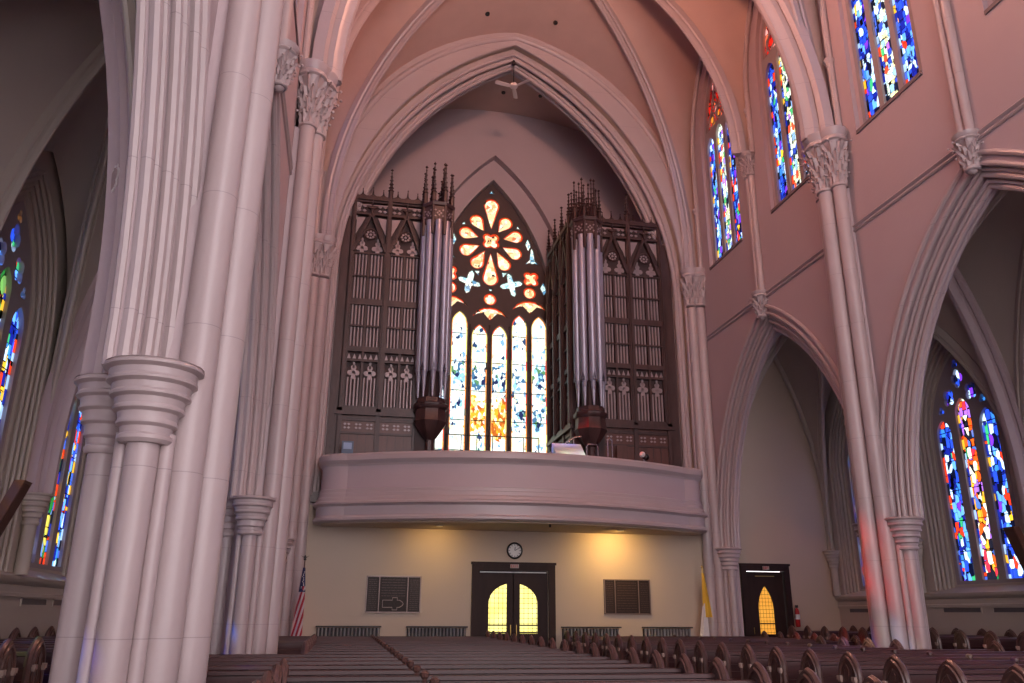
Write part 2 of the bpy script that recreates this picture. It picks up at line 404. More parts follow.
# ------------------------------------------------------------------ nave walls
def arcade_outline(d, ztop):
    pts = [(0, ztop), (0, AZ0)]
    for b in range(NB):
        c = -BAY*b - BAY/2
        a = archo(c, AA, AZ0, AZA, d)          # left foot is more negative y
        pts += a[::-1]
    pts += [(YE, AZ0), (YE, ztop)]
    return pts
WINC = [-BAY*b - BAY*(.25 + .5*k) for b in range(NB) for k in (0, 1)]
CA, CSILL, CSP, CAP = 1.12, 13.05, 18.1, 20.6
trimno = [0]
def trim(mb, mat=SHAFT):
    trimno[0] += 1
    return struct('trim_%d' % trimno[0], mb, mat)
for s, nm in ((-1, 'left'), (1, 'right')):
    mb = MB(YZ(s, 0))
    mb.plate(arcade_outline(.42, 22.4), [arch(c, CA + .12, CSP, CAP + .14, CSILL - .05) for c in WINC], NF, NF + .12)
    mb.plate(arcade_outline(.21, 10.9), [], NF + .12, NF + .24)
    mb.plate(arcade_outline(0, 10.9), [], NF + .24, NF + .40)
    mb.plate([(0, 10.9), (YE, 10.9), (YE, 22.4), (0, 22.4)], [arch(c, CA, CSP, CAP, CSILL) for c in WINC], NF + .12, NF + .40)
    struct('wall_' + nm, mb, STONE, 20)
    # arch mouldings, one trim per bay
    for b in range(NB):
        c = -BAY*b - BAY/2
        mb = MB(YZ(s, 0))
        for d, w, r in ((.66, NF - .02, .06), (.45, NF + .01, .055), (.34, NF + .09, .04), (.23, NF + .13, .055), (.12, NF + .21, .04), (.02, NF + .26, .06), (.02, NF + .38, .05)):
            pts = archo(c, AA, AZ0, AZA, d)
            mb.tube([(u, v, w) for u, v in pts], r, 8)
        trim(mb)
    # string course
    mb = MB()
    prof = [(0, 10.53), (.035, 10.54), (.05, 10.57), (.03, 10.60), (.01, 10.62), (.01, 10.64), (.045, 10.66), (.06, 10.69), (.03, 10.72), (0, 10.73)]
    n = len(prof)
    for b in range(NB):
        pass
    vs = [(s*(NF - a), y, z) for y in (0, YE) for a, z in prof]
    mb.add(vs, [(i, i+1, n+i+1, n+i) for i in range(n-1)] + [tuple(range(n)), tuple(range(n, 2*n))])
    trim(mb)

def leaf(mb, cx, cy, ang, z0, h, w, out, r0):
    """a curled acanthus leaf: ridge + curl at the top"""
    rows = []
    for i in range(6):
        t = i / 5
        rad = r0 + out * (t**2.2); z = z0 + h * (t if t < .85 else .85 + (t-.85)*-.6)
        ww = w * (math.sin(PI * (.18 + .72*t)))
        row = []
        for j in (-1, -.5, 0, .5, 1):
            rr = rad - .25*abs(j)*w + (.03 if j == 0 else 0) + (.02 if (i + int(2*abs(j))) % 2 else 0)
            x = rr * math.cos(ang) - j * ww * math.sin(ang) * .5
            y = rr * math.sin(ang) + j * ww * math.cos(ang) * .5
            row.append((cx + x, cy + y, z))
        rows.append(row)
    mb.grid(rows)
    tip = rows[-1][2]
    mb.sphere((tip[0], tip[1], tip[2]), w * .24, 6)
def foliage_cap(mb, ab, shafts, z0, z1, k=1.0):
    """shafts: list of (cx, cy, r). flaring bells with leaves below a moulded abacus"""
    H = z1 - z0; za = z0 + H * .78
    for cx, cy, r in shafts:
        mb.lathe(cx, cy, [(r*1.02, z0 - .04), (r*1.22, z0 - .02), (r*1.25, z0 + .02), (r*1.05, z0 + .05)], 14)
        mb.lathe(cx, cy, [(r, z0), (r*1.02, z0 + H*.3), (r*1.2, z0 + H*.55), (r*1.75, za)], 14)
        for tier, (zf, hf, of) in enumerate(((.02, .26, .30), (.18, .28, .48), (.34, .30, .70), (.50, .30, 1.0))):
            m = 9
            for i in range(m):
                a = 2*PI*(i + .5*(tier % 2))/m
                leaf(mb, cx, cy, a, z0 + H*zf, H*hf, r*.80*k, r*of*k, r*(1.0 + .16*tier))
        f = r * 1.95 * k
        ab.lathe(cx, cy, [(f*.92, za), (f*1.05, za + .03), (f*1.05, za + H*.06), (f*.95, za + H*.09), (f*1.12, z1 - H*.05), (f*1.15, z1), (0.01, z1 + .01)], 20)

def ring_cap(mb, cx, cy, rb, rt, z0, z1, sx=1, sy=1, steps=5, n=24):
    prof = [(rb*.98, z0 - .05), (rb*1.10, z0 - .02), (rb*1.10, z0 + .01), (rb*1.0, z0 + .03)]
    H = (z1 - z0 - .03) / steps
    for i in range(steps):
        ra = rb + (rt - rb) * ((i + .55)/steps); rc = rb + (rt - rb) * ((i + 1)/steps); z = z0 + .03 + H*i
        prof += [(ra*.93, z + H*.45), (rc, z + H*.66), (rc*1.01, z + H*.82), (rc*.97, z + H)]
    prof += [(rt*1.0, z1), (.01, z1 + .005)]
    mb.lathe(cx, cy, prof, n, sx, sy)

MAJ0, MAJ1 = 11.75, 13.3
def pier(s, yp, label):
    t = thing('compound_pier', (s*6.8, yp, 0), label, 'pier', 'compound piers of the nave arcades')
    X = lambda x: s*x
    mb = MB(); c = [(6.46, -.30), (6.46, .30), (6.62, .54), (6.9, .48), (7.14, .08), (7.14, -.08), (6.9, -.48), (6.62, -.54)]
    mb.prism([(X(a), yp + b) for a, b in c], 0, 3.5)
    mb.prism([(X(a), yp + b) for a, b in [(6.46, -.30), (6.46, .30), (6.78, .34), (6.78, -.34)]], 3.5, MAJ0)
    mb.build('core', STONE, t)
    SH = [(6.33, 0, .19), (6.48, -.35, .165), (6.48, .35, .165)]
    for x, y, r in SH:
        m = MB(); m.cyl(X(x), yp + y, r, .35, MAJ0, 20)
        m.build('shaft', SHAFT, t, label='tall shaft on the nave face')
    for sg in (-1, 1):
        for x, y, r in ((6.78, .62, .135), (6.60, .56, .062), (6.96, .56, .062)):
            m = MB(); m.cyl(X(x), yp + sg*y, r, .35, 3.0, 16); m.build('shaft', SHAFT, t)
        m = MB(); ring_cap(m, X(6.78), yp + sg*.60, .205, .41, 2.95, 3.58, 1, .95); m.build('capital', SHAFT, t, label='flaring ringed capital under the arcade arch')
    for yy in (0,):
        m = MB(); m.cyl(X(7.25), yp + yy, .135, .35, 3.0, 16); m.build('shaft', SHAFT, t)
        m = MB(); ring_cap(m, X(7.25), yp + yy, .16, .34, 2.95, 3.58); m.build('capital', SHAFT, t, label='flaring ringed capital on the aisle side')
    m = MB(); m.lathe(X(6.78), yp, [(.86, 0), (.86, .18), (.80, .24), (.80, .32), (.74, .36)], 24); m.build('base', SHAFT, t)
    m = MB(); ab = MB(); foliage_cap(m, ab, [(X(x), yp + y, r) for x, y, r in SH], MAJ0, MAJ1)
    ab.box(*sorted((X(6.4), X(6.7))), yp - .3, yp + .3, MAJ1 - .12, MAJ1 - .01)
    m.build('leaf_capital', SHAFT, t); ab.build('abacus', SHAFT, t)
    return t
PL = {(-1, 0): 'pale compound pier left of the balcony, beyond the big foreground pier', (-1, 1): 'huge pale compound pier in the left foreground, cut off by the bottom edge',
      (1, 0): 'pale compound pier between the two right arcade arches, its left edge lit pink', (-1, 2): 'pale compound pier beside the camera on the left', (1, 1): 'pale compound pier of the right arcade nearest the camera', (1, 2): 'pale compound pier of the right arcade beside the camera'}
for (s, i), lb in PL.items():
    pier(s, PIERS[i], lb)

# corner responds at the back wall and the end of the side walls
def respond(s):
    side = 'left' if s < 0 else 'right'
    t = thing('corner_respond', (s*6.5, -.2, 0), 'slender pale shaft cluster with leaf capital in the %s corner beside the balcony' % side, 'engaged column')
    SH = [(6.31, -.17, .16), (6.60, -.24, .16)]
    for x, y, r in SH:
        m = MB(); m.cyl(s*x, y, r, 0.3, MAJ0, 18); m.build('shaft', SHAFT, t)
    for x, y, r in ((6.9, -.52, .13), (6.72, -.42, .06), (7.08, -.42, .06)):
        m = MB(); m.cyl(s*x, y, r, .3, 3.0, 14); m.build('shaft', SHAFT, t)
    m = MB(); m.box(*sorted((s*6.7, s*7.2)), -.45, -.005, 0, 3.5); m.build('core', STONE, t)
    m = MB(); ring_cap(m, s*6.9, -.42, .24, .43, 2.95, 3.58, 1, .9); m.build('capital', SHAFT, t)
    m = MB(); ab = MB(); foliage_cap(m, ab, [(s*x, y, r) for x, y, r in SH], MAJ0 + .1, 13.2, .92)
    m.build('leaf_capital', SHAFT, t); ab.build('abacus', SHAFT, t)
    m = MB(); m.lathe(s*6.7, -.35, [(.62, 0), (.62, .2), (.55, .3)], 20, 1, .55); m.build('base', SHAFT, t)
respond(-1); respond(1)

# intermediate shafts that rise from a leafy corbel at each arch apex
IZ = 15.45
ordn = ['over the arch nearest the balcony', 'over the second arch from the balcony', 'over the arch beside the camera', 'over the arch behind the camera']
for s in (-1, 1):
    for b in range(NB):
        y = -BAY*(b + .5)
        t = thing('corbel_shaft', (s*(NF - .1), y, 10.0), 'paired shaft on leafy corbel, %s wall, %s' % ('left' if s < 0 else 'right', ordn[b]), 'wall shaft', 'corbelled shafts between clerestory windows')
        for dy in (-.1, .1):
            m = MB(); m.cyl(s*(NF - .08), y + dy, .095, 10.72, IZ - .75, 12); m.build('shaft', SHAFT, t)
        m = MB(); ab = MB(); foliage_cap(m, ab, [(s*(NF - .09), y, .125)], 9.98, 10.75, 1.0); m.sphere((s*(NF - .1), y, 9.98), .11, 8)
        m.build('leaf_corbel', SHAFT, t); ab.build('corbel_ring', SHAFT, t)
        m = MB(); ab = MB(); foliage_cap(m, ab, [(s*(NF - .09), y - .1, .11), (s*(NF - .09), y + .1, .11)], IZ - .75, IZ, 1.0)
        m.build('leaf_capital', SHAFT, t); ab.build('abacus', SHAFT, t)

# ------------------------------------------------------------------ vault
def arc3(P0, P1, stilt=0, n=18):
    P0 = Vector(P0); P1 = Vector(P1); Q = P0 + Vector((0, 0, stilt))
    hd = Vector((P1.x - P0.x, P1.y - P0.y, 0)); Ln = hd.length; hd.normalize(); h = P1.z - Q.z
    pts = [Q + hd*(Ln - x) + Vector((0, 0, z)) for x, z in arcpts(Ln, h, n)]
    if stilt: pts = [P0] + pts
    # resample by arc length
    L = [0]
    for i in range(1, len(pts)): L.append(L[-1] + (pts[i] - pts[i-1]).length)
    out = []; j = 0
    for k in range(n + 1):
        d = L[-1]*k/n
        while j < len(L) - 2 and L[j+1] < d: j += 1
        f = (d - L[j]) / max(L[j+1] - L[j], 1e-9)
        out.append(pts[j].lerp(pts[j+1], min(max(f, 0), 1)))
    return out
def ruled(mb, A, B, m=6):
    mb.grid([[a.lerp(b, j/m) for j in range(m+1)] for a, b in zip(A, B)])
def rib(mb, path, w, d):
    P = path; hd = Vector((P[-1].x - P[0].x, P[-1].y - P[0].y, 0)).normalized(); N = Vector((-hd.y, hd.x, 0))
    prof = [(.12, -w), (-d*.25, -w), (-d*.38, -w*.72), (-d*.30, -w*.55), (-d*.62, -w*.55), (-d*.78, -w*.34), (-d, -w*.26), (-d*1.06, 0), (-d, w*.26), (-d*.78, w*.34), (-d*.62, w*.55), (-d*.30, w*.55), (-d*.38, w*.72), (-d*.25, w), (.12, w)]
    t = P[len(P)//2] - P[len(P)//2-1]; M = N.cross(t)
    if M.z < 0: prof = [(-a, b) for a, b in prof]
    mb.sweep([tuple(p) for p in P], tuple(N), prof)
ceil = MB()
def main_vault():
    for b in range(NB):
        y0 = -BAY*b; y1 = y0 - BAY; ym = (y0+y1)/2; C = (0, ym, 23.4)
        for s in (-1, 1):
            T = {}
            for yy in (y0, y1):
                T[yy] = arc3((s*6.42, yy, 13.25), (0, yy, 22.45 if yy == 0 else 23.0), 1.6 if yy == 0 else .1)
                D = arc3((s*6.42, yy, 13.25), C, .7)
                ruled(ceil, T[yy], D)
                ya = (yy + ym)/2
                sq = 1 if yy > ym else -1
                Fa = arc3((s*6.80, yy - .04*sq, 13.2), (s*6.80, ya, 21.55), 4.3); Fb = arc3((s*6.80, ym + .04*sq, IZ - .1), (s*6.80, ya, 21.55), 2.1)
                M_ = arc3((s*6.55, ym, IZ - .1), C, .2)
                ruled(ceil, Fa, D); ruled(ceil, Fb, M_)
                m = MB(); rib(m, D, .17, .30); trim(m)
                # wall ribs round the clerestory windows with their colonnettes
                m = MB(); sg = 1 if yy > ym else -1
                pth = [p + Vector((-s*.12, 0, 0)) for p in Fa]
                pth = [Vector((p.x, yy - sg*.34 + (p.y - yy)*(1 - .34/abs(ya - yy)), p.z)) for p in pth]
                pth2 = [Vector((s*6.68, ym + sg*.3 + (p.y - ym)*(1 - .3/abs(ya - ym)), p.z)) for p in Fb]
                m.tube([tuple(p) for p in pth], .085, 8); m.tube([tuple(p) for p in pth2], .085, 8)
                m.tube([(s*6.68, yy - sg*.34, 13.2), (s*6.68, yy - sg*.34, 15.5)], .075, 8)
                m.lathe(s*6.68, yy - sg*.34, [(.08, 15.3), (.11, 15.33), (.09, 15.4), (.15, 15.5), (.15, 15.56), (.08, 15.6)], 12)
                m.tube([(s*6.68, ym + sg*.3, IZ), (s*6.68, ym + sg*.3, 16.9)], .065, 8)
                m.lathe(s*6.68, ym + sg*.3, [(.07, 16.7), (.10, 16.73), (.08, 16.8), (.13, 16.9), (.13, 16.96), (.07, 17)], 12)
                trim(m)
            m = MB(); rib(m, arc3((s*6.46, ym, IZ), C, .1), .15, .30); trim(m)
            if b < NB - 0:
                m = MB(); rib(m, T[y1], .40, .55); trim(m)
main_vault()
# small dark lamp holes are separate recessed lights, below
struct('ceiling', ceil, VAULT, 60)
mb = MB(); mb.box(-7.2, 7.2, YE, 5.2, 24.1, 24.3); struct('ceiling_roof', mb, GREYP)
for s, nm in ((-1, 'left'), (1, 'right')):
    mb = MB(); mb.prism([(s*7.0, 12.9), (s*11.6, 12.2), (s*11.6, 12.0), (s*7.0, 12.7)], YE, .3, lambda u, v, w: (u, w, v)); struct('ceiling_roof_' + nm, mb, GREYP)

# ------------------------------------------------------------------ aisle walls and vaults
AW = 10.82
AWIN = WINC
for s, nm in ((-1, 'left'), (1, 'right')):
    mb = MB(YZ(s, 0))
    ol = [(0, 0), (YE, 0), (YE, 12), (0, 12)]
    prev = AW
    for k, (d, th) in enumerate(((.62, .05), (.5, .05), (.38, .05), (.26, .05), (.13, .05))):
        mb.plate(ol, [arch(c, 1.22 + d*.9, 6.2, 8.45 + d, 2.15) for c in AWIN], prev, prev + th); prev += th
    mb.plate(ol, [arch(c, 1.22, 6.2, 8.45, 2.4) for c in AWIN], prev, prev + .2)
    struct('wall_aisle_' + nm, mb, GREYP, 25)
    AP = prev
    # ledge
    mb = MB()
    prof = [(0, 1.80), (.05, 1.80), (.05, 1.86), (.03, 1.88), (.03, 2.0), (.09, 2.04), (.13, 2.10), (.13, 2.15), (.02, 2.2), (-.5, 2.42), (-.5, 1.8)]
    n = len(prof)
    mb.add([(s*(AW - a), y, z) for y in (-.01, YE) for a, z in prof], [(i, (i+1) % n, n + (i+1) % n, n + i) for i in range(n)] + [tuple(range(n)), tuple(range(n, 2*n))])
    trim(mb, GREYP)
    # jamb rolls of each window
    for c in AWIN:
        mb = MB(YZ(s, 0))
        for k, d in enumerate((.62, .5, .38, .26)):
            mb.tube([(u, v, AW + .05*k + .01) for u, v in arch(c, 1.22 + d*.9, 6.2, 8.45 + d, 2.2)], .04, 6)
        trim(mb, GREYP)
    # vault
    cl = MB()
    xi, xo = s*7.2, s*10.75
    for b in range(NB):
        y0 = -BAY*b; y1 = y0 - BAY; ym = (y0+y1)/2; C = Vector(((xi+xo)/2, ym, 11.2))
        for yy in (y0, y1):
            ya = (yy+ym)/2
            apx = ((xi+xo)/2, yy, 11.0)
            Ti = arc3((xi, yy, 3.6), apx, .6); To = arc3((xo, yy, 3.6), apx, .6)
            Di = arc3((xi, yy, 3.6), C, .6); Do = arc3((xo, yy, 3.6), C, .6)
            ruled(cl, Ti, Di); ruled(cl, To, Do)
            # outer cells with window formerets
            Fa = arc3((xo, yy, 3.6), (xo, ya, 9.5), 2.6); Fb = arc3((xo, ym + (.04 if yy > ym else -.04), 3.6), (xo, ya, 9.5), 2.6)
            Mo = arc3((xo, ym, 3.6), C, 1.2)
            ruled(cl, Fa, Do); ruled(cl, Fb, Mo)
            # inner cell: above the arcade arch
            Ai = arc3((xi, yy, 3.6), (xi, ym, 10.6), .2)
            ruled(cl, Ai, Di)
            for D, w in ((Di, .11), (Do, .11)):
                m = MB(); rib(m, D, w, .2); trim(m, GREYP)
        mo = MB(); rib(mo, arc3((xo, ym, 3.6), C, 1.2), .1, .18); trim(mo, GREYP)
        m = MB(); rib(m, arc3((xi, y1, 3.6), ((xi+xo)/2, y1, 11.0), .6), .27, .34); rib(m, arc3((xo, y1, 3.6), ((xi+xo)/2, y1, 11.0), .6), .27, .34); trim(m, STONE)
        if b == 0:
            m = MB(); 
            for xx in (xi, xo): m.tube([tuple(p + Vector((0, -.06, 0))) for p in arc3((xx, -.02, 3.6), ((xi+xo)/2, -.02, 11.0), .6)], .09, 8)
            trim(m, GREYP)
    struct('ceiling_aisle_' + nm, cl, GREYP, 60)
    # wall shafts with ringed capitals
    for b in range(NB):
        for k in (0, 1):
            y = -BAY*(b + .5*k) - (.16 if (b == 0 and k == 0) else .05)
            nmk = ['in the far corner', 'between the first two windows', 'after the second window', 'between the third and fourth windows', 'after the fourth window', 'between the fifth and sixth windows', 'after the sixth window', 'between the seventh and eighth windows'][b*2 + k]
            t = thing('aisle_wall_shaft', (s*10.7, y, 2.2), 'grey ringed-capital shaft, %s aisle wall, %s' % ('left' if s < 0 else 'right', nmk), 'wall shaft', 'aisle wall shafts')
            r = .12 if k == 0 else .08
            m = MB(); m.cyl(s*10.69, y, r, 2.17, 3.1, 14); m.build('shaft', GREYP, t)
            m = MB(); ring_cap(m, s*10.69, y, r*1.15, r*2.5, 3.08, 3.6); m.build('capital', GREYP, t)

# ------------------------------------------------------------------ side windows (frames and leaded panes)
wn = [0]
def light_shape(c, w, z0, zs, za): return arch(c, w, zs, za, z0, 8)
def side_window(s, c, x, a, z0, zs, za, lights, foils, mats, border=True, lead=LEADS, head=None):
    wn[0] += 1
    T = YZ(s, x)
    mb = MB(T)
    shapes = [light_shape(c + o, w, z0 + .06, zl - w*1.5, zl) for o, w, zl in lights]
    fo = [foil(c + o, z, n, r, rot, sz=sz) for o, z, n, r, rot, sz in foils]
    if head:
        hp = arch(c, head[0], head[1], head[2]); rings = fo; fo = [hp]
    mb.plate(arch(c, a + .02, zs, za + .02, z0 - .03), shapes + fo, -.07, .07)
    if head:
        for r_ in rings: mb.tube([(u, v, 0) for u, v in r_], .03, 6, True)
        for sg in (-1, 1):
            mb.tube([(c + sg*head[0], head[1] + .02, 0), (c + sg*head[0]*.45, head[1] + .95, 0), (c, head[2] - .1, 0)], .03, 6)
            mb.tube([(c + sg*.33, head[1], 0), (c + sg*.02, head[1] + .62, 0), (c - sg*.42, head[1] + 1.1, 0)], .03, 6)
    o = mb.build('window_%d' % wn[0], lead, None, 25); o['kind'] = 'structure'
    for i, (sh, m_) in enumerate(zip(shapes, mats)):
        g = MB(T); g.prism(inset(sh, -.02), .02, .035); g.build('pane', m_, o, 0)
        if border:
            lo, w, zl = lights[i]
            for sd in (-1, 1):
                g = MB(T)
                e = c + lo + sd*(w - .03)
                g.box(e - .035, e + .035, z0 + .06, zl - w*1.5, .0, .015)
                g.build('border_pane', GBO, o, 0)
    g = MB(T)
    for f in fo: g.prism(inset(f, -.015), .02, .035)
    if fo: g.build('tracery_panes', mats[3], o, 0)
    return o
for s in (-1, 1):
    for c in WINC:
        L3 = [(-.72, .265, 17.9), (0, .275, 18.05), (.72, .265, 17.9)]
        F = [(-.6, 18.6, 4, .24, .4, 1.25), (.6, 18.6, 4, .24, .4, 1.25), (0, 18.62, 4, .24, 0, 1.25), (-.3, 19.15, 4, .22, .4, 1.3), (.3, 19.15, 4, .22, .4, 1.3), (0, 19.7, 4, .2, 0, 1.5)]
        side_window(s, c, NF + .20, CA, CSILL, CSP, CAP, L3, F, [GB, GW, GB, GR], head=(1.0, 18.22, 20.4))
        m = MB()
        x0, x1 = sorted((s*(NF - .035), s*(NF + .3))); m.box(x0, x1, c - CA - .1, c + CA + .1, CSILL - .12, CSILL - .03); trim(m, SILL_SHADE)
    for i, c in enumerate(AWIN):
        L3 = [(-.82, .285, 6.75), (0, .275, 7.2), (.82, .285, 6.75)]
        F = [(-.42, 7.3, 4, .22, .78, 1.15), (.42, 7.3, 4, .22, .78, 1.15), (0, 7.75, 4, .22, .0, 1.2), (-.78, 7.0, 3, .12, 1.57, 1.0), (.78, 7.0, 3, .12, 1.57, 1.0), (0, 8.16, 3, .11, 1.57, 1.2)]
        mid = GF if s > 0 else (GG if i % 2 == 0 or True else GF)
        side_window(s, c, AP + .06, 1.22, 2.4, 6.2, 8.45, L3, F, [GB2, mid, GB2, GB2])

# ------------------------------------------------------------------ back wall with the great arch
arch_spec = dict(zs=11.4)
def garch(a, za, zs, z0, n=24): return arch(0, a, zs, za, z0, n)
mb = MB(XZ(0))
doors = [[(-1.06, -.1), (-1.06, 2.82), (1.06, 2.82), (1.06, -.1)]]
outl = [(-11.4, 0), (-9.0, 0), (-9.0, 2.95), (-7.6, 2.95), (-7.6, 0), (-1.1, 0), (-1.1, 2.82), (1.1, 2.82), (1.1, 0), (7.6, 0), (7.6, 2.95), (9.0, 2.95), (9.0, 0), (11.4, 0), (11.4, 24), (-11.4, 24)]
mb.plate(outl, [garch(6.18, 22.0, 12.6, 4.6)], 0, .3)
struct('wall_back', mb, CREAM, 20)
mb = MB(XZ(0))
mb.plate([(-6.5, 4.4), (-6.5, 23.5), (6.5, 23.5), (6.5, 4.4)], [garch(6.0, 21.6, 12.2, 4.7)], .3, .6)
mb.plate([(-6.5, 4.4), (-6.5, 23.5), (6.5, 23.5), (6.5, 4.4)], [garch(5.82, 21.45, 11.8, 4.8)], .6, 1.0)
# broad facing of the arch towards the nave (mauve painted)
fac_o = [(-6.6, 4.6)] + [(-6.6, 13.2)] + [p for p in arch(0, 6.5, 14.85, 22.38, None, 24)] + [(6.6, 13.2), (6.6, 4.6)]
fac_i = garch(6.18, 22.0, 12.6, 4.6)
def strip(mb, A, B, w0, w1):
    n = len(A)
    vs = [(u, v, w0) for u, v in A] + [(u, v, w0) for u, v in B] + [(u, v, w1) for u, v in A] + [(u, v, w1) for u, v in B]
    fs = [(i, i+1, n+i+1, n+i) for i in range(n-1)] + [(2*n+i, 2*n+i+1, i+1, i) for i in range(n-1)] + [(n+i, n+i+1, 3*n+i+1, 3*n+i) for i in range(n-1)]
    mb.add(vs, fs)
strip(mb, arch(0, 6.62, 14.85, 22.45, 4.6, 24), arch(0, 6.18, 12.6, 22.0, 4.6, 24), -.1, .0)
for a, za, zs, w, r in ((6.45, 22.2, 14.2, -.10, .11), (6.2, 22.0, 12.7, -.02, .085), (6.06, 21.72, 12.3, .24, .07), (5.98, 21.55, 12.2, .33, .085), (5.86, 21.5, 11.9, .56, .07), (5.80, 21.4, 11.8, .64, .08), (5.82, 21.45, 11.8, .98, .06)):
    mb.tube([(u, v, w) for u, v in garch(a, za, zs, 4.9)], r, 10)
trim(mb, SHAFT)

# choir recess
mb = MB(); mb.box(-6.6, -6.3, .9, 4.3, 4.4, 23); struct('wall_recess_left', mb, CREAM)
mb = MB(); mb.box(6.3, 6.6, .9, 4.3, 4.4, 23); struct('wall_recess_right', mb, CREAM)
mb = MB(XZ(0))
mb.plate([(-6.6, 4.4), (-6.6, 23), (6.6, 23), (6.6, 4.4)], [arch(0, 3.2, 12.8, 19.65, 6.9, 20)], 4.1, 4.5)
mb.plate([(-4.2, 6.4), (-4.2, 20.6), (4.2, 20.6), (4.2, 6.4)], [arch(0, 2.5, 12.8, 18.72, 7.2, 20)], 4.5, 5.1)
struct('wall_recess_back', mb, STONE, 20)
mb = MB()
rows = []
for i in range(25):
    x = -6.5 + 13*i/24; z = 21.75 - .036*x*x
    rows.append([Vector((x, .8, z)), Vector((x, 2.5, z)), Vector((x, 4.2, z))])
mb.grid(rows); struct('ceiling_recess', mb, VAULT, 60)
mb = MB(); mb.box(-6.6, 6.6, 0.02, 5.1, 4.7, 5.0); struct('floor_loft', mb, FLOOR)

# great window
wn[0] += 1
GT = XZ(4.95)
lights = []
for cx, zt in ((-2.0, 12.95), (-1.2, 12.95), (-.4, 12.45), (.4, 12.45), (1.2, 12.95), (2.0, 12.95)):
    lights.append(arch(cx, .315, zt - .55, zt, 7.35, 8))
RC = (0, 16.1)
pet = [petal(RC[0], RC[1], math.atan2(dz, dx), r0, r1, w) for dx, dz, r0, r1, w in
       ((0, 1, .5, 1.95, .34), (0, -1, .5, 2.0, .34), (.58, .82, .48, 1.36, .30), (-.58, .82, .48, 1.36, .30), (.95, .26, .48, 1.38, .30), (-.95, .26, .48, 1.38, .30), (.89, -.42, .48, 1.42, .30), (-.89, -.42, .48, 1.42, .30), (.52, -.93, .48, 1.45, .30), (-.52, -.93, .48, 1.45, .30))]
quatre = [foil(0, 16.1, 4, .42, PI/4)] + [foil(sx*1.68, 14.55, 4, .38, PI/4) for sx in (-1, 1)] + [circ(0, 13.53, .27, 16), circ(-1.62, 13.93, .27, 16), circ(1.62, 13.93, .27, 16)]
def wings(cx, cz):
    pts = [(-.74, -.38), (-.5, -.08), (-.25, .05), (0, .08), (.25, .05), (.5, -.08), (.74, -.38), (.5, -.24), (.28, -.2), (0, -.5), (-.28, -.2), (-.5, -.24)]
    return [(cx + x, cz + z) for x, z in pts]
def star(cx, cz, rot, sz=1):
    out = []
    for k in range(24):
        a = 2*PI*k/24; r = .19 + .33*abs(math.cos(2*a))**2.2
        out.append((cx + r*math.cos(a + rot), cz + sz*r*math.sin(a + rot)))
    return out
wg = [wings(0, 13.12), wings(-1.62, 13.52), wings(1.62, 13.52)]
cy = [star(sx*.86, 14.22, rot, 1.1) for sx, rot in ((-1, -.25), (1, .25))]
cy += [[(sx*(1.72 + a), 15.45 + b) for a, b in ((-.32, -.3), (-.1, -.05), (-.06, .35), (0, .5), (.06, .35), (.12, -.05), (.34, -.32), (.1, -.2), (0, -.25), (-.12, -.2))] for sx in (-1, 1)]
cy += [[(sx*(2.2 + a), 14.15 + b) for a, b in ((-.14, 0), (0, .3), (.1, .04), (.12, -.1), (0, -.28))] for sx in (-1, 1)]
cy += [[(sx*(1.55 + a), 16.05 + b) for a, b in ((-.12, 0), (0, .3), (.12, 0), (0, -.28))] for sx in (-1, 1)]
cy += [[(sx*a, b) for a, b in ((.55, 17.42), (.78, 17.2), (.60, 17.12))] for sx in (-1, 1)]
cy += [[(sx*a, b) for a, b in ((1.12, 16.9), (1.25, 16.72), (1.06, 16.74))] for sx in (-1, 1)]
cy += [[(sx*a, b) for a, b in ((.45, 14.75), (.7, 14.75), (.5, 14.5))] for sx in (-1, 1)]
cy += [[(-.12, 18.25), (.12, 18.25), (0, 18.42)], [(-.1, 13.98), (.1, 13.98), (0, 13.84)]]
GO = arch(0, 2.46, 12.8, 18.66, 7.24, 20)
def inside(p, poly):
    x, y = p; c = False; n = len(poly)
    for i in range(n):
        x1, y1 = poly[i]; x2, y2 = poly[i-1]
        if (y1 > y) != (y2 > y) and x < (x2-x1)*(y-y1)/(y2-y1) + x1: c = not c
    return c
def dense(poly):
    o = []
    for i in range(len(poly)):
        a, b = poly[i-1], poly[i]
        for k in range(3): o.append((a[0]+(b[0]-a[0])*k/3, a[1]+(b[1]-a[1])*k/3))
    return o
def settle(groups):
    done = []; res = []
    for g in groups:
        out = []
        for h in g:
            k = 1.0; q = h
            while k > .3:
                q = shrink(h, k); big = inset(q, -.012)
                if all(inside(p, GO) for p in big) and not any(any(inside(p, d) for p in dense(big)) or any(inside(p, big) for p in dense(d)) for d in done): break
                k -= .06
            if k > .3: done.append(q); out.append(q)
        res.append(out)
    return res
lights, pet, quatre, wg, cy = settle([lights, pet, quatre, wg, cy])
print('great window holes', [len(g) for g in (lights, pet, quatre, wg, cy)])
holes = lights + pet + quatre + wg + cy
mb = MB(GT); mb.plate(arch(0, 2.52, 12.8, 18.74, 7.18, 20), holes, -.1, .06)
gw = mb.build('window_%d' % wn[0], LEAD, None, 25); gw['kind'] = 'structure'
m = MB(GT)
for h in pet + quatre + wg: m.prism(inset(h, -.02), .03, .04)
m.build('red_rim_panes', GREDR, gw, 0)
for h in pet + quatre:
    m = MB(GT); m.prism(inset(h, .10 if len(h) != 16 else .075), .005, .015); m.build('petal_pane', GROSE, gw, 0)
for h in wg:
    m = MB(GT); m.prism(inset(h, .07), .005, .015); m.build('trefoil_pane', GROSE, gw, 0)
m = MB(GT)
for h in cy: m.prism(inset(h, -.01), .03, .04)
m.build('small_tracery_panes', GCYAN, gw, 0)
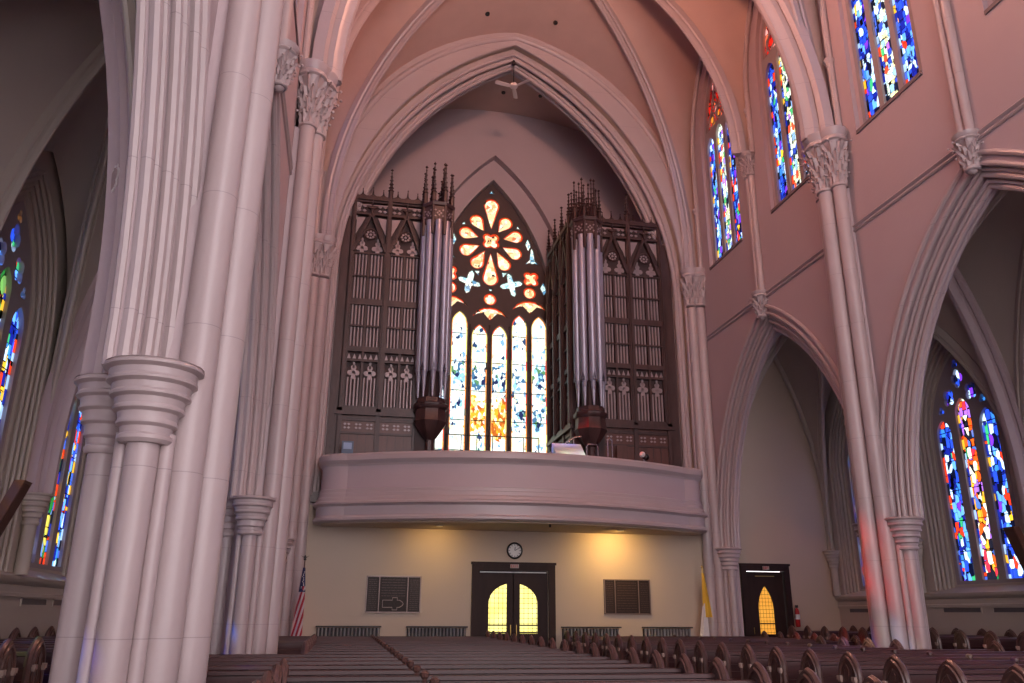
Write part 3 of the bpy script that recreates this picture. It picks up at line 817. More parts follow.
for h in lights:
    m = MB(GT); m.prism(inset(h, -.02), .03, .04); m.build('edge_pane', GEDGE, gw, 0)
    m = MB(GT); m.prism(inset(h, .045), .005, .015); m.build('light_pane', GREAT, gw, 0)
# mullions
m = MB()
for i in range(7): 
    x = -2.4 + .8*i
    m.lathe(x, 4.84, [(.05, 7.3), (.05, 12.4 if i in (2, 3, 4) else 12.5)], 8)
m.build('mullions', LEAD, gw)

# ------------------------------------------------------------------ choir balcony
bal = thing('choir_balcony', (0, -1.2, 4.05), 'curved mauve balcony parapet with moulded cornice across the back wall', 'balcony')
def plan(off):
    pts = []
    W_, Ys = 5.93, -1.0
    base = [(-W_, .0), (-W_, -.45)]
    for i in range(1, 7):
        t = PI/2*i/6; base.append((-W_ + .75*(1 - math.cos(t)), -.45 - .68*math.sin(t)))
    for i in range(1, 20):
        x = -W_ + .75 + (2*W_ - 1.5)*i/20
        base.append((x, -1.13 - 1.42*(1 - (x/(W_ - .75))**2)))
    for i in range(6, 0, -1):
        t = PI/2*i/6; base.append((W_ - .75*(1 - math.cos(t)), -.45 - .68*math.sin(t)))
    base += [(W_, -.45), (W_, .0)]
    out = []
    for i, (x, y) in enumerate(base):
        a = base[max(i-1, 0)]; b = base[min(i+1, len(base)-1)]
        dx, dy = b[0]-a[0], b[1]-a[1]; L = math.hypot(dx, dy)
        out.append((x + dy/L*off + .07, y - dx/L*off))
    return out
def band(prof):
    m = MB(); rows = []
    for o_, z in prof: rows.append([Vector((x, y, z)) for x, y in plan(o_)])
    m.grid(rows); return m
band([(-.02, 5.62), (.0, 5.62), (.0, 4.92), (-.02, 4.92)]).build('parapet_panel', STONE, bal, 18)
band([(-.25, 5.6), (.0, 5.6), (.03, 5.66), (.10, 5.72), (.13, 5.76), (.13, 5.90), (.09, 5.96), (.0, 5.98), (-.25, 5.98), (-.25, 5.0)]).build('cornice', SHAFT, bal, 18)
band([(.0, 4.95), (.04, 4.93), (.04, 4.84), (.06, 4.82), (.07, 4.72), (.10, 4.68), (.12, 4.60), (.19, 4.56), (.20, 4.51), (.14, 4.48), (.09, 4.44), (.09, 4.18), (.12, 4.15), (.16, 4.12), (.16, 4.06), (.10, 4.02), (-.1, 4.0)]).build('fascia', SHAFT, bal, 18)
m = MB(); P = plan(-.08); m.prism(P, 3.98, 4.1); m.build('soffit', CREAM, bal)
m = MB(); m.prism(plan(-.2), 4.9, 5.0); m.build('deck', FLOOR, bal)
m = MB(); m.lathe(.62, -2.3, [(.03, 3.9), (.03, 3.99)], 8); m.build('hook', IRON, bal)

# ------------------------------------------------------------------ organ cases
def pinn(mb, u, w, z0, h, r, T):
    prof = [(r, 0), (r, .28), (r*1.35, .30), (r*.9, .34)]
    for k in range(5):
        a = .36 + .12*k; rr = r*(.95 - .15*k)
        prof += [(rr*.7, a), (rr*1.25, a + .035), (rr*.65, a + .06)]
    prof += [(r*.2, .93), (r*.75, .955), (r*.15, 1.0)]
    vs = []; fs = []; n = 6; m = len(prof)
    for q, f in prof:
        for k in range(n):
            a = 2*PI*k/n
            vs.append((u + q*math.cos(a), z0 + f*h, w + q*math.sin(a)))
    for j in range(m-1):
        for k in range(n): fs.append((j*n+k, j*n+(k+1) % n, (j+1)*n+(k+1) % n, (j+1)*n+k))
    fs.append(tuple(range(n))); fs.append(tuple((m-1)*n+k for k in range(n)))
    mb.add(vs, fs, T)
def vrod(mb, u, w, r, z0, z1, T, n=6):
    vs = [(u + r*math.cos(2*PI*k/n), z, w + r*math.sin(2*PI*k/n)) for z in (z0, z1) for k in range(n)]
    mb.add(vs, [(k, (k+1) % n, n+(k+1) % n, n+k) for k in range(n)] + [tuple(range(n)), tuple(range(n, 2*n))], T)
def bar(mb, u0, v0, u1, v1, t, w0, w1, T):
    dx, dy = u1-u0, v1-v0; L = math.hypot(dx, dy); nx, ny = -dy/L*t/2, dx/L*t/2
    mb.prism([(u0+nx, v0+ny), (u1+nx, v1+ny), (u1-nx, v1-ny), (u0-nx, v0-ny)], w0, w1, T)
def screen(root, posts, T, base=True):
    """w<0 is the front (towards the viewer)"""
    back = MB(T); fr = MB(T); rods = MB(T); crest = MB(T); bs = MB(T)
    u0, u1 = posts[0], posts[-1]
    back.box(u0, u1, 7.9, 15.5, .10, .16)
    if base:
        bs.box(u0 - .1, u1 + .1, 5.0, 7.72, -.02, .2)
        fr.box(u0 - .16, u1 + .16, 7.68, 7.8, -.16, .1); fr.box(u0 - .1, u1 + .1, 7.8, 7.92, -.1, .1); fr.box(u0 - .12, u1 + .12, 5.0, 5.3, -.08, .1)
    for p in posts:
        fr.box(p - .075, p + .075, 5.0 if base else 7.5, 15.75, -.10, .12); fr.box(p - .03, p + .03, 7.9, 15.3, -.16, -.09)
        pinn(crest, p, -.03, 15.7, 1.3, .085, T)
    rodsets = []
    for i in range(len(posts)-1):
        rods = MB(T); rodsets.append(rods)
        a, b = posts[i] + .075, posts[i+1] - .075; c = (a+b)/2; W_ = b - a
        for z0, z1 in ((7.9, 8.0), (9.55, 9.62), (9.9, 10.08), (10.8, 10.85), (11.6, 11.82), (12.65, 12.70), (13.52, 13.57), (15.05, 15.14), (15.55, 15.62)):
            fr.box(a, b, z0, z1, -.05, .1)
        fr.box(c - .035, c + .035, 8.0, 13.6, -.04, .1)
        fr.box(a, a + .04, 8, 14, -.03, .1); fr.box(b - .04, b, 8, 14, -.03, .1)
        for h0, h1 in ((a + .04, c - .035), (c + .035, b - .04)):
            q = (h0+h1)/2; n = 4
            for k in range(n):
                u = h0 + (h1-h0)*(k + .5)/n; r = (h1-h0)/n*.30
                vrod(rods, u, .05, r, 8.02, 9.0, T); vrod(rods, u, .05, r, 10.08, 11.6, T); vrod(rods, u, .05, r, 11.82, 13.52, T)
            w2 = (h1-h0)/2
            for zc in (9.22, 13.82):      # pointed trefoil heads
                rods.prism(foil(q, zc, 3, w2*.95, PI/2, .5), .03, .06)
                rods.prism([(q - w2*.35, zc - .28), (q + w2*.35, zc - .28), (q + w2*.2, zc), (q - w2*.2, zc)], .03, .055)
                rods.prism([(q - .03, zc + .1), (q + .03, zc + .1), (q + .035, zc + .3), (q, zc + .36), (q - .035, zc + .3)], .03, .06)
        # zigzag band
        nz = 6
        for k in range(nz):
            ua = a + W_*k/nz; ub = a + W_*(k+1)/nz; um = (ua+ub)/2
            rods.prism([(ua + .03, 9.66), (ub - .03, 9.66), (um, 9.84)], .02, .05)
        # gable with wheel
        bar(fr, a - .02, 13.6, c, 15.12, .10, -.12, .05, T); bar(fr, b + .02, 13.6, c, 15.12, .10, -.12, .05, T)
        for k in range(5):
            f = .15 + .17*k
            for sg in (-1, 1):
                uu = c + sg*(W_/2)*(1-f); zz = 13.6 + 1.52*f + .07
                fr.prism(circ(uu, zz, .035, 6), -.12, -.02)
        vs = [(c + .20*math.cos(2*PI*k/20), 14.3 + .20*math.sin(2*PI*k/20), -.03) for k in range(20)]
        fr.tube(vs, .025, 6, True, T)
        for k in range(8):
            an = 2*PI*k/8; rods.prism(circ(c + .125*math.cos(an), 14.3 + .125*math.sin(an), .038, 8), .0, .04)
        rods.prism(circ(c, 14.3, .045, 8), .0, .04)
        for sg in (-1, 1):
            rods.prism([(c + sg*W_*.48, 14.95), (c + sg*W_*.48, 14.3), (c + sg*W_*.40, 14.5), (c + sg*W_*.30, 14.72), (c + sg*W_*.20, 14.98)], .02, .05)
        # frieze quatrefoils, finial of the gable and cresting
        for k in range(6):
            uu = a + W_*(k + .5)/6
            if k in (2, 3): continue
            for dz in (15.24, 15.42): rods.prism([(uu - .07, dz), (uu, dz + .055), (uu + .07, dz), (uu, dz - .055)], .0, .04)
        pinn(fr, c, -.1, 15.05, .75, .05, T)
        fr.prism([(c - .16, 15.3), (c, 15.36), (c + .16, 15.3), (c, 15.24)], -.14, -.05)
        fr.box(a, b, 15.62, 15.78, -.12, .12)
        for k in range(3):
            uu = a + W_*(k + .5)/3; pinn(crest, uu, -.02, 15.76, .42 if k % 2 else .34, .035, T)
            crest.prism([(uu - .18, 15.78), (uu, 15.90), (uu + .18, 15.78)], -.04, .0)
        if base:
            bs_n = 3
            for k in range(bs_n):
                uu = a + W_*(k + .5)/bs_n
                for dx in (-.06, .06):
                    for dz in (7.26, 7.38): rods.prism([(uu+dx-.05, dz), (uu+dx, dz+.04), (uu+dx+.05, dz), (uu+dx, dz-.04)], -.04, -.01)
            fr.box(a, b, 7.5, 7.6, -.06, .0); fr.box(a, b, 7.05, 7.12, -.06, .0)
            for k in range(4):
                uu = a + W_*k/4; fr.box(uu - .01, uu + .01, 5.3, 7.05, -.04, 0)
    back.build('back_panel', ORGB, root); fr.build('case_frame', ORG, root); crest.build('cresting', ORG, root)
    for r_ in rodsets: r_.build('pipe_screen', ROD, root, label='grey-pink rods and tracery cut-outs')
    if base: bs.build('base_panel', ORGP, root)
def organ(s):
    side = 'left' if s < 0 else 'right'
    t = thing('organ_case', (s*4.2, 1.4, 5.0), 'dark carved Gothic organ case with pinnacles %s of the great window' % side, 'organ')
    screen(t, [s*3.12, s*4.3, s*5.5] if s > 0 else [-5.5, -4.3, -3.12], XZ(1.35))
    m = MB(); x0, x1 = sorted((s*5.55, s*5.85)); m.box(x0, x1, 1.25, 1.6, 5, 14.9); m.build('side_panel', ORG, t)
    # inner flank facing the window
    FX = 2.25 if s > 0 else 2.52
    screen(t, [1.75, 2.8, 3.85, 4.85] if s > 0 else [1.75, 2.65, 3.5, 4.05], lambda u, v, w: (s*(FX + w), u, v))
    m = MB(); x0, x1 = sorted((s*(FX + .18), s*5.7)); m.box(x0, x1, 1.55, 4.0, 5, 15.3); m.build('case_body', ORGB, t)
    # corner turret
    cx, cyy = s*2.66, 1.0
    m = MB(); m.lathe(cx, cyy + .12, [(.12, 5.0), (.14, 6.9), (.24, 7.0), (.38, 7.2), (.52, 7.42), (.56, 7.5), (.52, 7.56), (.5, 7.9), (.56, 7.96), (.58, 8.08), (.5, 8.14), (.46, 8.3)], 8, rot=PI/8); m.build('turret_base', ORG, t)
    m = MB(); m.lathe(cx, cyy + .1, [(.28, 8.2), (.28, 15.0)], 8, rot=PI/8); m.box(*sorted((s*2.5, s*3.12)), 1.2, 1.45, 5.0, 15.0); m.build('turret_core', ORGB, t)
    m = MB(); m.lathe(cx, cyy + .1, [(.50, 14.62), (.55, 14.68), (.55, 15.28), (.60, 15.32), (.62, 15.42), (.55, 15.48), (.3, 15.5)], 8, rot=PI/8)
    for k in range(8):
        a = PI/8 + 2*PI*k/8; x, y = cx + .53*math.cos(a), cyy + .1 + .53*math.sin(a)
        m.lathe(x, y, [(.05, 14.2), (.06, 14.6), (.06, 15.4)], 6)
        am = a + PI/8
        for q in (-1, 1):
            xa, ya = cx + .5*math.cos(am) , cyy + .1 + .5*math.sin(am)
    m.build('turret_crown', ORG, t)
    m = MB()
    for k in range(8):
        am = 2*PI*k/8; R_ = .55*math.cos(PI/8) + .012
        for du, dz in ((-.06, 15.0), (.06, 15.0), (0, 15.07), (0, 14.93), (-.13, 15.12), (.13, 15.12), (-.13, 14.88), (.13, 14.88)):
            T = lambda u, v, w, am=am, R_=R_: (cx + (R_+w)*math.cos(am) - u*math.sin(am), cyy + .1 + (R_+w)*math.sin(am) + u*math.cos(am), v)
            m.prism(circ(du, dz, .035, 6), -.01, .012, T)
    m.build('crown_tracery', ROD, t)
    m = MB()
    for k in range(8):
        a = PI/8 + 2*PI*k/8; pinn(m, cx + .5*math.cos(a), 0, 15.45, 1.6 - .25*(k % 2), .075, lambda u, v, w, a=a: (u, cyy + .1 + .5*math.sin(a) + w, v))
    for k in range(4):
        a = PI/4 + 2*PI*k/4; pinn(m, cx + .25*math.cos(a), 0, 15.45, 1.8, .07, lambda u, v, w, a=a: (u, cyy + .1 + .25*math.sin(a) + w, v))
    m.build('pinnacles', ORG, t)
    for k in range(5):
        a = -PI/2 + (k - 2)*PI/4.6; R_ = .44; x, y = cx + R_*math.cos(a), cyy + .1 + R_*math.sin(a); zz = 9.15
        m = MB(); m.lathe(x, y, [(.03, 8.3), (.035, 8.36), (.09, zz), (.128, zz + .06), (.128, 14.75)], 14)
        m.lathe(x, y, [(.131, zz + .05), (.134, zz + .065), (.131, zz + .08)], 14)
        p = m.build('organ_pipe', PIPE, t, label='tall polished silver-grey pipe')
        m = MB(); ux, uy = math.cos(a), math.sin(a)
        T = lambda u, v, w, x=x, y=y, ux=ux, uy=uy: (x + ux*(.125 + w) - uy*u, y + uy*(.125 + w) + ux*u, v)
        m.prism([(-.06, zz + .02), (.06, zz + .02), (.06, zz + .09), (-.06, zz + .09)], -.01, .008, T); m.prism([(-.07, zz + .1), (.07, zz + .1), (0, zz + .34)], -.01, .006, T)
        m.build('pipe_mouth', principled_dark, p)
    t.location.y -= .85; t.location.z = 4.93; t.scale = (1.0, 1.0, .956)
    return t
principled_dark = principled('pipe_mouth_dark', (.12, .11, .14), .4, metal=.5)
organ(-1); organ(1)

# ------------------------------------------------------------------ doors
def door(n, cx, halfw, top, fw, ys=0):
    m = MB(XZ(0))
    m.plate([(cx - halfw, 0.01), (cx - halfw, top), (cx + halfw, top), (cx + halfw, .01), (cx + halfw - fw, .01), (cx + halfw - fw, top - fw), (cx - halfw + fw, top - fw), (cx - halfw + fw, .01)], [], -.12, .16)
    m.box(cx - halfw - .03, cx + halfw + .03, top - .02, top + .05, -.15, -.001)
    o = m.build('door_%d' % n, DARKW, None); o['kind'] = 'structure'
    return o
d = door(1, .03, 1.28, 3.0, .2)
for s in (-1, 1):
    glz = [(s*.2, 1.0)] + [(s*.2, 2.42)] + [(s*.75*math.sin(t) if math.sin(t)*.75 > .2 else s*.2, 1.86 + .58*math.cos(t)) for t in [.28 + (PI/2 - .28)*k/10 for k in range(11)]] + [(s*.75, 1.0)]
    glz = [(x + .03, z) for x, z in glz]
    lf = [(s*.012 + .03, .02), (s*.012 + .03, 2.78), (s*1.07 + .03, 2.78), (s*1.07 + .03, .02)]
    m = MB(XZ(0)); m.plate(lf, [glz], .03, .09)
    m.box(*sorted((s*.2 + .03, s*.75 + .03)), 1.22, 1.26, .02, .05); m.box(*sorted((s*.2 + .03, s*.75 + .03)), 1.02, 1.06, .02, .05)
    leafo = m.build('door_leaf', DARKW, d)
    m = MB(XZ(0)); m.prism(glz, .055, .065); m.build('glass', DOORG, leafo, 0, label='glowing yellow leaded glass')
    m = MB(XZ(0)); m.tube([(s*.09 + .03, .95, -.05), (s*.09 + .03, 1.25, -.05)], .012, 6); m.build('handle', BRASS, leafo)
m = MB(XZ(0)); m.box(-1.09, 1.09, .0, 2.81, .12, .15); m.build('gap_light_block', DARKW, d)  # added board blocking outside light through the gap between the leaves
m = MB(XZ(0)); m.box(-1.0, 1.05, 2.745, 2.775, -.03, .03); m.build('closer_bar', WHITE, d)
for i, s in ((2, 1), (3, -1)):
    cx = s*8.27
    d = door(i, cx, .84, 3.1, .18)
    gl = arch(cx - .12*s*0 , .26, 1.75, 2.46, 1.0, 8)
    m = MB(XZ(0)); m.plate([(cx - .65, .02), (cx - .65, 2.9), (cx + .65, 2.9), (cx + .65, .02)], [gl], .03, .09)
    m.box(cx - .26, cx + .26, 1.3, 1.335, .02, .05)
    lo = m.build('door_leaf', DARKW, d)
    m = MB(XZ(0)); m.prism(gl, .055, .065); m.build('glass', DOORO, lo, 0, label='glowing orange leaded lancet')
    m = MB(XZ(0)); m.tube([(cx - .5, 1.0, -.03), (cx - .5, 1.2, -.03)], .012, 6); m.build('handle', BRASS, lo)
    m = MB(XZ(0)); m.box(cx - .3, cx + .35, 2.75, 2.775, .0, .03); m.build('closer_bar', BRASS, d)
LET = {'E': ((0,0,0,1),(0,0,.6,0),(0,.5,.5,.5),(0,1,.6,1)), 'X': ((0,0,.6,1),(0,1,.6,0)), 'I': ((.3,0,.3,1),), 'T': ((0,1,.6,1),(.3,0,.3,1))}
for cx, z, lb, w in ((.03, 2.93, 'small lit exit sign on the frame above the double doors', .13), (8.27, 3.01, 'small exit sign above the right side door', .11)):
    t = thing('exit_sign', (cx, -.13, z - .06), lb, 'exit sign')
    m = MB(XZ(0)); m.box(cx - w, cx + w, z - .055, z + .055, -.18, -.155); m.build('sign_plate', principled('exit_plate', (.42, .30, .27), .5), t)
    m = MB(XZ(0))
    for i, ch in enumerate('EXIT'):
        bx = cx - w*.8 + i*w*.42
        for u0, v0, u1, v1 in LET[ch]: bar(m, bx + u0*w*.42, z - .035 + v0*.07, bx + u1*w*.42, z - .035 + v1*.07 + (1e-4 if (u0 == u1 and v0 == v1) else 0), .012, -.19, -.178, m.T)
    m.build('lettering', REDP, t)

# ------------------------------------------------------------------ back wall fittings
t = thing('wall_clock', (.06, -.04, 3.4), 'round wall clock with black rim above the double doors', 'clock')
T = XZ(0)
m = MB(T); m.prism(circ(.06, 3.4, .215, 32), -.03, -.002); m.build('dial', WHITE, t)
m = MB(T); m.tube([(.06 + .225*math.cos(2*PI*k/32), 3.4 + .225*math.sin(2*PI*k/32), -.03) for k in range(32)], .028, 8, True); m.build('rim', BLACK, t)
m = MB(T)
for k in range(12):
    a = 2*PI*k/12; bar(m, .06 + .15*math.cos(a), 3.4 + .15*math.sin(a), .06 + .19*math.cos(a), 3.4 + .19*math.sin(a), .018, -.035, -.03, T)
m.build('hour_marks', BLACK, t)
m = MB(T); a = PI/2 - .09; bar(m, .06, 3.4, .06 + .11*math.cos(a), 3.4 + .11*math.sin(a), .018, -.045, -.04, T); m.build('hour_hand', BLACK, t)
m = MB(T); a = PI/2 - 2*PI/6; bar(m, .06, 3.4, .06 + .17*math.cos(a), 3.4 + .17*math.sin(a), .014, -.05, -.045, T); m.build('minute_hand', BLACK, t)

BRONZER = principled('bronze_relief', (.075, .038, .028), .4, spec=.4)
def plaque(x0, x1, z0, z1, splits, lb, planfig):
    t = thing('bronze_plaque', ((x0+x1)/2, -.04, z0), lb, 'plaque')
    m = MB(T); m.box(x0, x1, z0, z1, -.05, -.004); m.build('plate', BRONZE, t)
    m = MB(T)
    for a, b in ((x0, x0 + .03), (x1 - .03, x1)): m.box(a, b, z0, z1, -.065, -.05)
    m.box(x0, x1, z0, z0 + .03, -.065, -.05); m.box(x0, x1, z1 - .03, z1, -.065, -.05)
    for sx in splits: m.box(sx - .012, sx + .012, z0, z1, -.07, -.05)
    m.build('frame', BRONZEL, t)
    m = MB(T); xs = [x0] + splits + [x1]; rnd = random.Random(3)
    for i in range(3):
        a, b = xs[i] + .07, xs[i+1] - .07
        z = z1 - .1
        lim = z0 + .08 if not (planfig and i == 1) else z0 + .46
        while z > lim:
            u = a
            while u < b:
                l = rnd.uniform(.03, .10) * (1.6 if i == 1 else 1)
                m.box(u, min(u + l, b), z - .018, z, -.056, -.05); u += l + .02
            z -= .055 if i != 1 else .075
    m.build('lettering', BRONZER, t)
    if planfig:
        cx = (splits[0] + splits[1])/2; zz = z0 + .25
        pts = [(-.30, -.10), (-.02, -.10), (-.02, -.17), (.12, -.17), (.12, -.10), (.19, -.10), (.27, -.05), (.30, 0)]
        pts = pts + [(x, -z) for x, z in pts[-2::-1]]
        m = MB(T); m.tube([(cx + x, zz + z, -.055) for x, z in pts], .011, 6, True)
        m.build('church_plan_relief', BRONZEL, t)
plaque(-4.36, -2.76, 1.57, 2.6, [-3.98, -3.15], 'dark bronze triple plaque with outline church plan left of the doors', True)
plaque(2.87, 4.36, 1.57, 2.6, [3.22, 3.98], 'dark bronze triple plaque of text right of the doors', False)

def radiator(x0, x1, lb):
    t = thing('radiator', ((x0+x1)/2, -.12, .1), lb, 'radiator', 'radiators along the back wall')
    n = int((x1-x0)/.10)
    m = MB()
    for k in range(n):
        x = x0 + (x1-x0)*(k + .5)/n
        m.lathe(x, -.14, [(.008, .16), (.026, .18), (.026, 1.14), (.008, 1.16)], 8, 1, 3.0)
    f = m.build('fins', RADW, t)
    m = MB(); m.box(x0 - .03, x1 + .03, -.235, -.045, 1.17, 1.21); m.box(x0, x1, -.06, -.03, .2, 1.15); m.build('top_shelf', IRON, t)
    m = MB(); 
    for x in (x0 + .05, x1 - .05): m.box(x - .03, x + .03, -.2, -.08, 0.01, .2)
    m.build('feet', IRON, t)
radiator(-5.68, -3.9, 'grey finned radiator under the left plaque, nearer the flag'); radiator(-3.12, -1.4, 'grey finned radiator just left of the doors')
radiator(1.52, 3.3, 'grey finned radiator just right of the doors'); radiator(4.07, 5.6, 'grey finned radiator near the yellow flag')

def flag_mat():
    m, nt, N, L = new_mat('striped_flag_cloth'); out = N.new('ShaderNodeOutputMaterial'); b = N.new('ShaderNodeBsdfPrincipled'); L.new(b.outputs[0], out.inputs[0]); b.inputs['Roughness'].default_value = .7
    g = N.new('ShaderNodeTexCoord'); sp = N.new('ShaderNodeSeparateXYZ'); L.new(g.outputs['Object'], sp.inputs[0])
    v = math_node(nt, 'ADD', math_node(nt, 'MULTIPLY', sp.outputs[0], 9.0), math_node(nt, 'MULTIPLY', sp.outputs[2], -2.2))
    st = math_node(nt, 'GREATER_THAN', math_node(nt, 'FRACT', v), .5)
    c = mixc(nt, st, (.32, .012, .03), (.5, .4, .42)); L.new(c, b.inputs['Base Color']); return m
def flag(x, y, cloth, lb, kind):
    t = thing('flag', (x, y, 0), lb, 'flag')
    m = MB(); m.lathe(x, y, [(.16, 0), (.16, .03), (.05, .07), (.03, .12)], 16); m.build('stand', BRASS, t)
    m = MB(); m.lathe(x, y, [(.016, .1), (.016, 2.95)], 8); m.build('pole', BRASS if kind else ORGP, t)
    m = MB(); m.sphere((x, y, 2.98), .04, 8)
    if kind == 0:
        m.add([(x-.12, y, 3.08), (x-.04, y-.02, 3.04), (x, y, 3.1), (x+.04, y-.02, 3.04), (x+.12, y, 3.08), (x, y-.03, 2.99), (x, y+.03, 3.0)], [(0,1,5),(1,2,5),(2,3,5),(3,4,5),(0,6,1),(1,6,2),(2,6,3),(3,6,4)])
    m.build('finial', BRASS if kind else IRON, t)
    def drape(z0, z1, w0, w1, ph, dx):
        m = MB(); rows = []
        for i in range(15):
            f = i/14; z = z1 + (z0 - z1)*f; w = w0 + (w1-w0)*f; row = []
            for j in range(13):
                a = 2*PI*j/12; wob = 1 + .28*math.cos(4*a + ph)
                row.append((x + dx*f + w*math.cos(a)*wob, y - .02 + w*.55*math.sin(a)*wob, z))
            rows.append(row)
        m.grid(rows); return m
    if kind == 0:
        cl = drape(.95, 2.25, .06, .12, 0, -.07).build('striped_cloth', cloth, t)
        cl.data.transform(__import__('mathutils').Matrix.Identity(4))
        m2 = drape(2.1, 2.75, .025, .072, 0, -.01); m2.build('blue_canton', NAVY, t)
        m = MB(); rr = random.Random(2)
        for k in range(16):
            z = 2.14 + .035*k*.95; w = .07 - .045*((z-2.1)/.65)
            u = rr.uniform(-.7, .7)*w; m.prism(circ(x + u, z, .013, 5), y - .02 - w*.75, y - w*.7, lambda a, b, c: (a, c, b))
        m.build('stars', WCLOTH, t)
    else:
        drape(1.5, 2.8, .03, .12, 0, .08).build('yellow_cloth', GOLDP, t)
        drape(.85, 1.9, .05, .14, 1.5, -.07).build('white_cloth', WCLOTH, t)
flag(-6.12, -1.0, flag_mat(), 'furled stars-and-stripes flag on a pole in the left back corner', 0)
flag(5.88, -.62, None, 'furled yellow and white flag on a pole in the right back corner', 1)

t = thing('fire_extinguisher', (9.24, -.1, 1.2), 'red fire extinguisher on the wall beside the right side door', 'fire extinguisher')
m = MB(); m.lathe(9.24, -.12, [(.06, 1.22), (.075, 1.25), (.075, 1.68), (.05, 1.76), (.02, 1.8)], 14); m.build('cylinder', REDP, t)
m = MB(); m.lathe(9.24, -.12, [(.077, 1.45), (.077, 1.6)], 14); m.build('paper_tag', WHITE, t)
m = MB(); m.box(9.2, 9.28, -.15, -.09, 1.8, 1.88); m.tube([(9.24, -.12, 1.84), (9.16, -.16, 1.8), (9.13, -.16, 1.5)], .012, 6); m.build('valve_and_hose', BLACK, t)

# ceiling fan under the great arch
t = thing('ceiling_fan', (0, 0.3, 20.35), 'white three-bladed ceiling fan hanging under the apex of the great arch', 'ceiling fan')
m = MB(); m.lathe(0, .3, [(.07, 21.3), (.07, 21.38), (.02, 21.55)], 12); m.lathe(0, .3, [(.018, 20.4), (.018, 21.3)], 8); m.build('rod', IRON, t)
m = MB(); m.lathe(0, 0.3, [(.06, 20.28), (.14, 20.30), (.16, 20.36), (.12, 20.44), (.04, 20.48)], 16); m.build('motor', FANW, t)
for k in range(3):
    a = PI/2 - .3 + 2*PI*k/3; ca, sa = math.cos(a), math.sin(a)
    m = MB(); m.prism([(.12, -.03), (.2, -.075), (.72, -.085), (.75, 0), (.72, .085), (.2, .075), (.12, .03)], -.008, .008, lambda u, v, w: (ca*u - sa*v, 0.3 + sa*u + ca*v, 20.32 + w + v*.2)); m.build('blade', FANW, t)
# recessed lamp holes in the vaults
LAMPS = [(-1.25, -1.0, 'small dark round ceiling lamp opening left of the vault crown'), (1.3, -1.05, 'small dark round ceiling lamp opening right of the vault crown'),
         (.05, 2.7, 'small dark lamp opening in the recess ceiling, left of the fan'), (1.55, 2.5, 'small dark lamp opening in the recess ceiling, right of the fan')]
bpy.context.view_layer.update()
for (x, y, lb) in LAMPS:
    hit, loc, nrm, _, ob, _ = bpy.context.scene.ray_cast(bpy.context.evaluated_depsgraph_get(), Vector((x, y, 20.9)), Vector((0, 0, 1)), distance=5)
    z = loc.z if hit else 22.0
    m = MB(); m.lathe(x, y, [(.02, z - .05), (.075, z - .05), (.085, z - .02), (.085, z + .05)], 14)
    o = m.build('recessed_lamp', BLACK, None, at=(x, y, z)); tag(o, lb, 'ceiling lamp')

# flaking paint on two mouldings
def flake(org, dr, w, h, label):
    hit, loc, nrm, _, ob, _ = bpy.context.scene.ray_cast(bpy.context.evaluated_depsgraph_get(), Vector(org), Vector(dr).normalized(), distance=40)
    if not hit: return
    if nrm.dot(Vector(dr)) > 0: nrm = -nrm
    up = Vector((0, 0, 1)); up = (up - nrm * up.dot(nrm)).normalized(); rt = up.cross(nrm)
    rr = random.Random(5)
    def T(u, v, w_): return tuple(loc + rt*u + up*v + nrm*w_)
    def blob(k): 
        rr.seed(5); return [(w*k*math.cos(2*PI*i/22)*(.55 + .45*rr.random()) + .25*w*math.sin(2*PI*i/22), h*k*math.sin(2*PI*i/22)*(.7 + .3*rr.random())) for i in range(22)]
    t = thing('flaking_paint', tuple(loc), label, 'paint patch')
    m = MB(T); m.prism(blob(1.0), -.05, .012); m.build('raised_edge', WHITE2, t, 0)
    m = MB(T); m.prism(blob(.78), -.04, .016); m.build('bare_plaster', SILL2, t, 0)
WHITE2 = principled('flaked_edge', (.62, .56, .56), .6, var=.1, scale=20); SILL2 = principled('bare_plaster', (.36, .26, .25), .8, var=.15, scale=20)
bpy.context.view_layer.update()
flake((-5.05, -25.35, 1.56), (-.2705, .8539, .4446), .075, .17, 'ragged patch of flaking paint high on the left foreground pier')

# things on the choir loft
t = thing('organ_console', (1.65, -.5, 5.0), 'pale-topped organ console lit blue behind the balcony right of the window', 'organ console')
m = MB(); m.box(1.2, 2.05, -1.0, -.45, 5.01, 6.25); m.build('cabinet', ORGP, t)
m = MB(); m.prism([(-1.0, 6.25), (-.45, 6.7), (-.45, 6.25)], 1.15, 2.1, lambda u, v, w: (w, u, v)); m.build('lid', WHITE, t)
t = thing('loft_handrail', (1.9, -.2, 5.0), 'thin metal handrail sloping up beside the organ console', 'handrail')
m = MB(); m.tube([(1.05, .0, 6.35), (1.95, -.2, 6.95), (2.2, -.2, 7.02)], .028, 8); m.build('rail', STEEL, t)
m = MB(); m.tube([(1.15, -.02, 5), (1.15, -.02, 6.4)], .02, 6); m.tube([(1.95, -.2, 5), (1.95, -.2, 6.95)], .02, 6); m.build('uprights', STEEL, t)
t = thing('music_stand_rail', (3.1, -.3, 5.0), 'pair of slim upright metal hoops on the loft right of the console', 'rail')
for a, b, h in ((2.35, 2.72, 6.75), (3.05, 3.2, 6.98)):
    m = MB(); m.tube([(a, -.3, 5), (a, -.3, h - .08), (a + .05, -.3, h), (b - .05, -.3, h), (b, -.3, h - .08), (b, -.3, 5)], .02, 6); m.build('hoop', STEEL, t)
t = thing('desk_lamp', (4.15, -.6, 5.0), 'small black lamp with pale round shade on the right of the loft', 'lamp')
m = MB(); m.tube([(4.15, -.6, 5), (4.15, -.6, 6.3)], .02, 6); m.lathe(4.15, -.6, [(.15, 5.0), (.15, 5.04), (.03, 5.06)], 12); m.build('stand', STEEL, t)
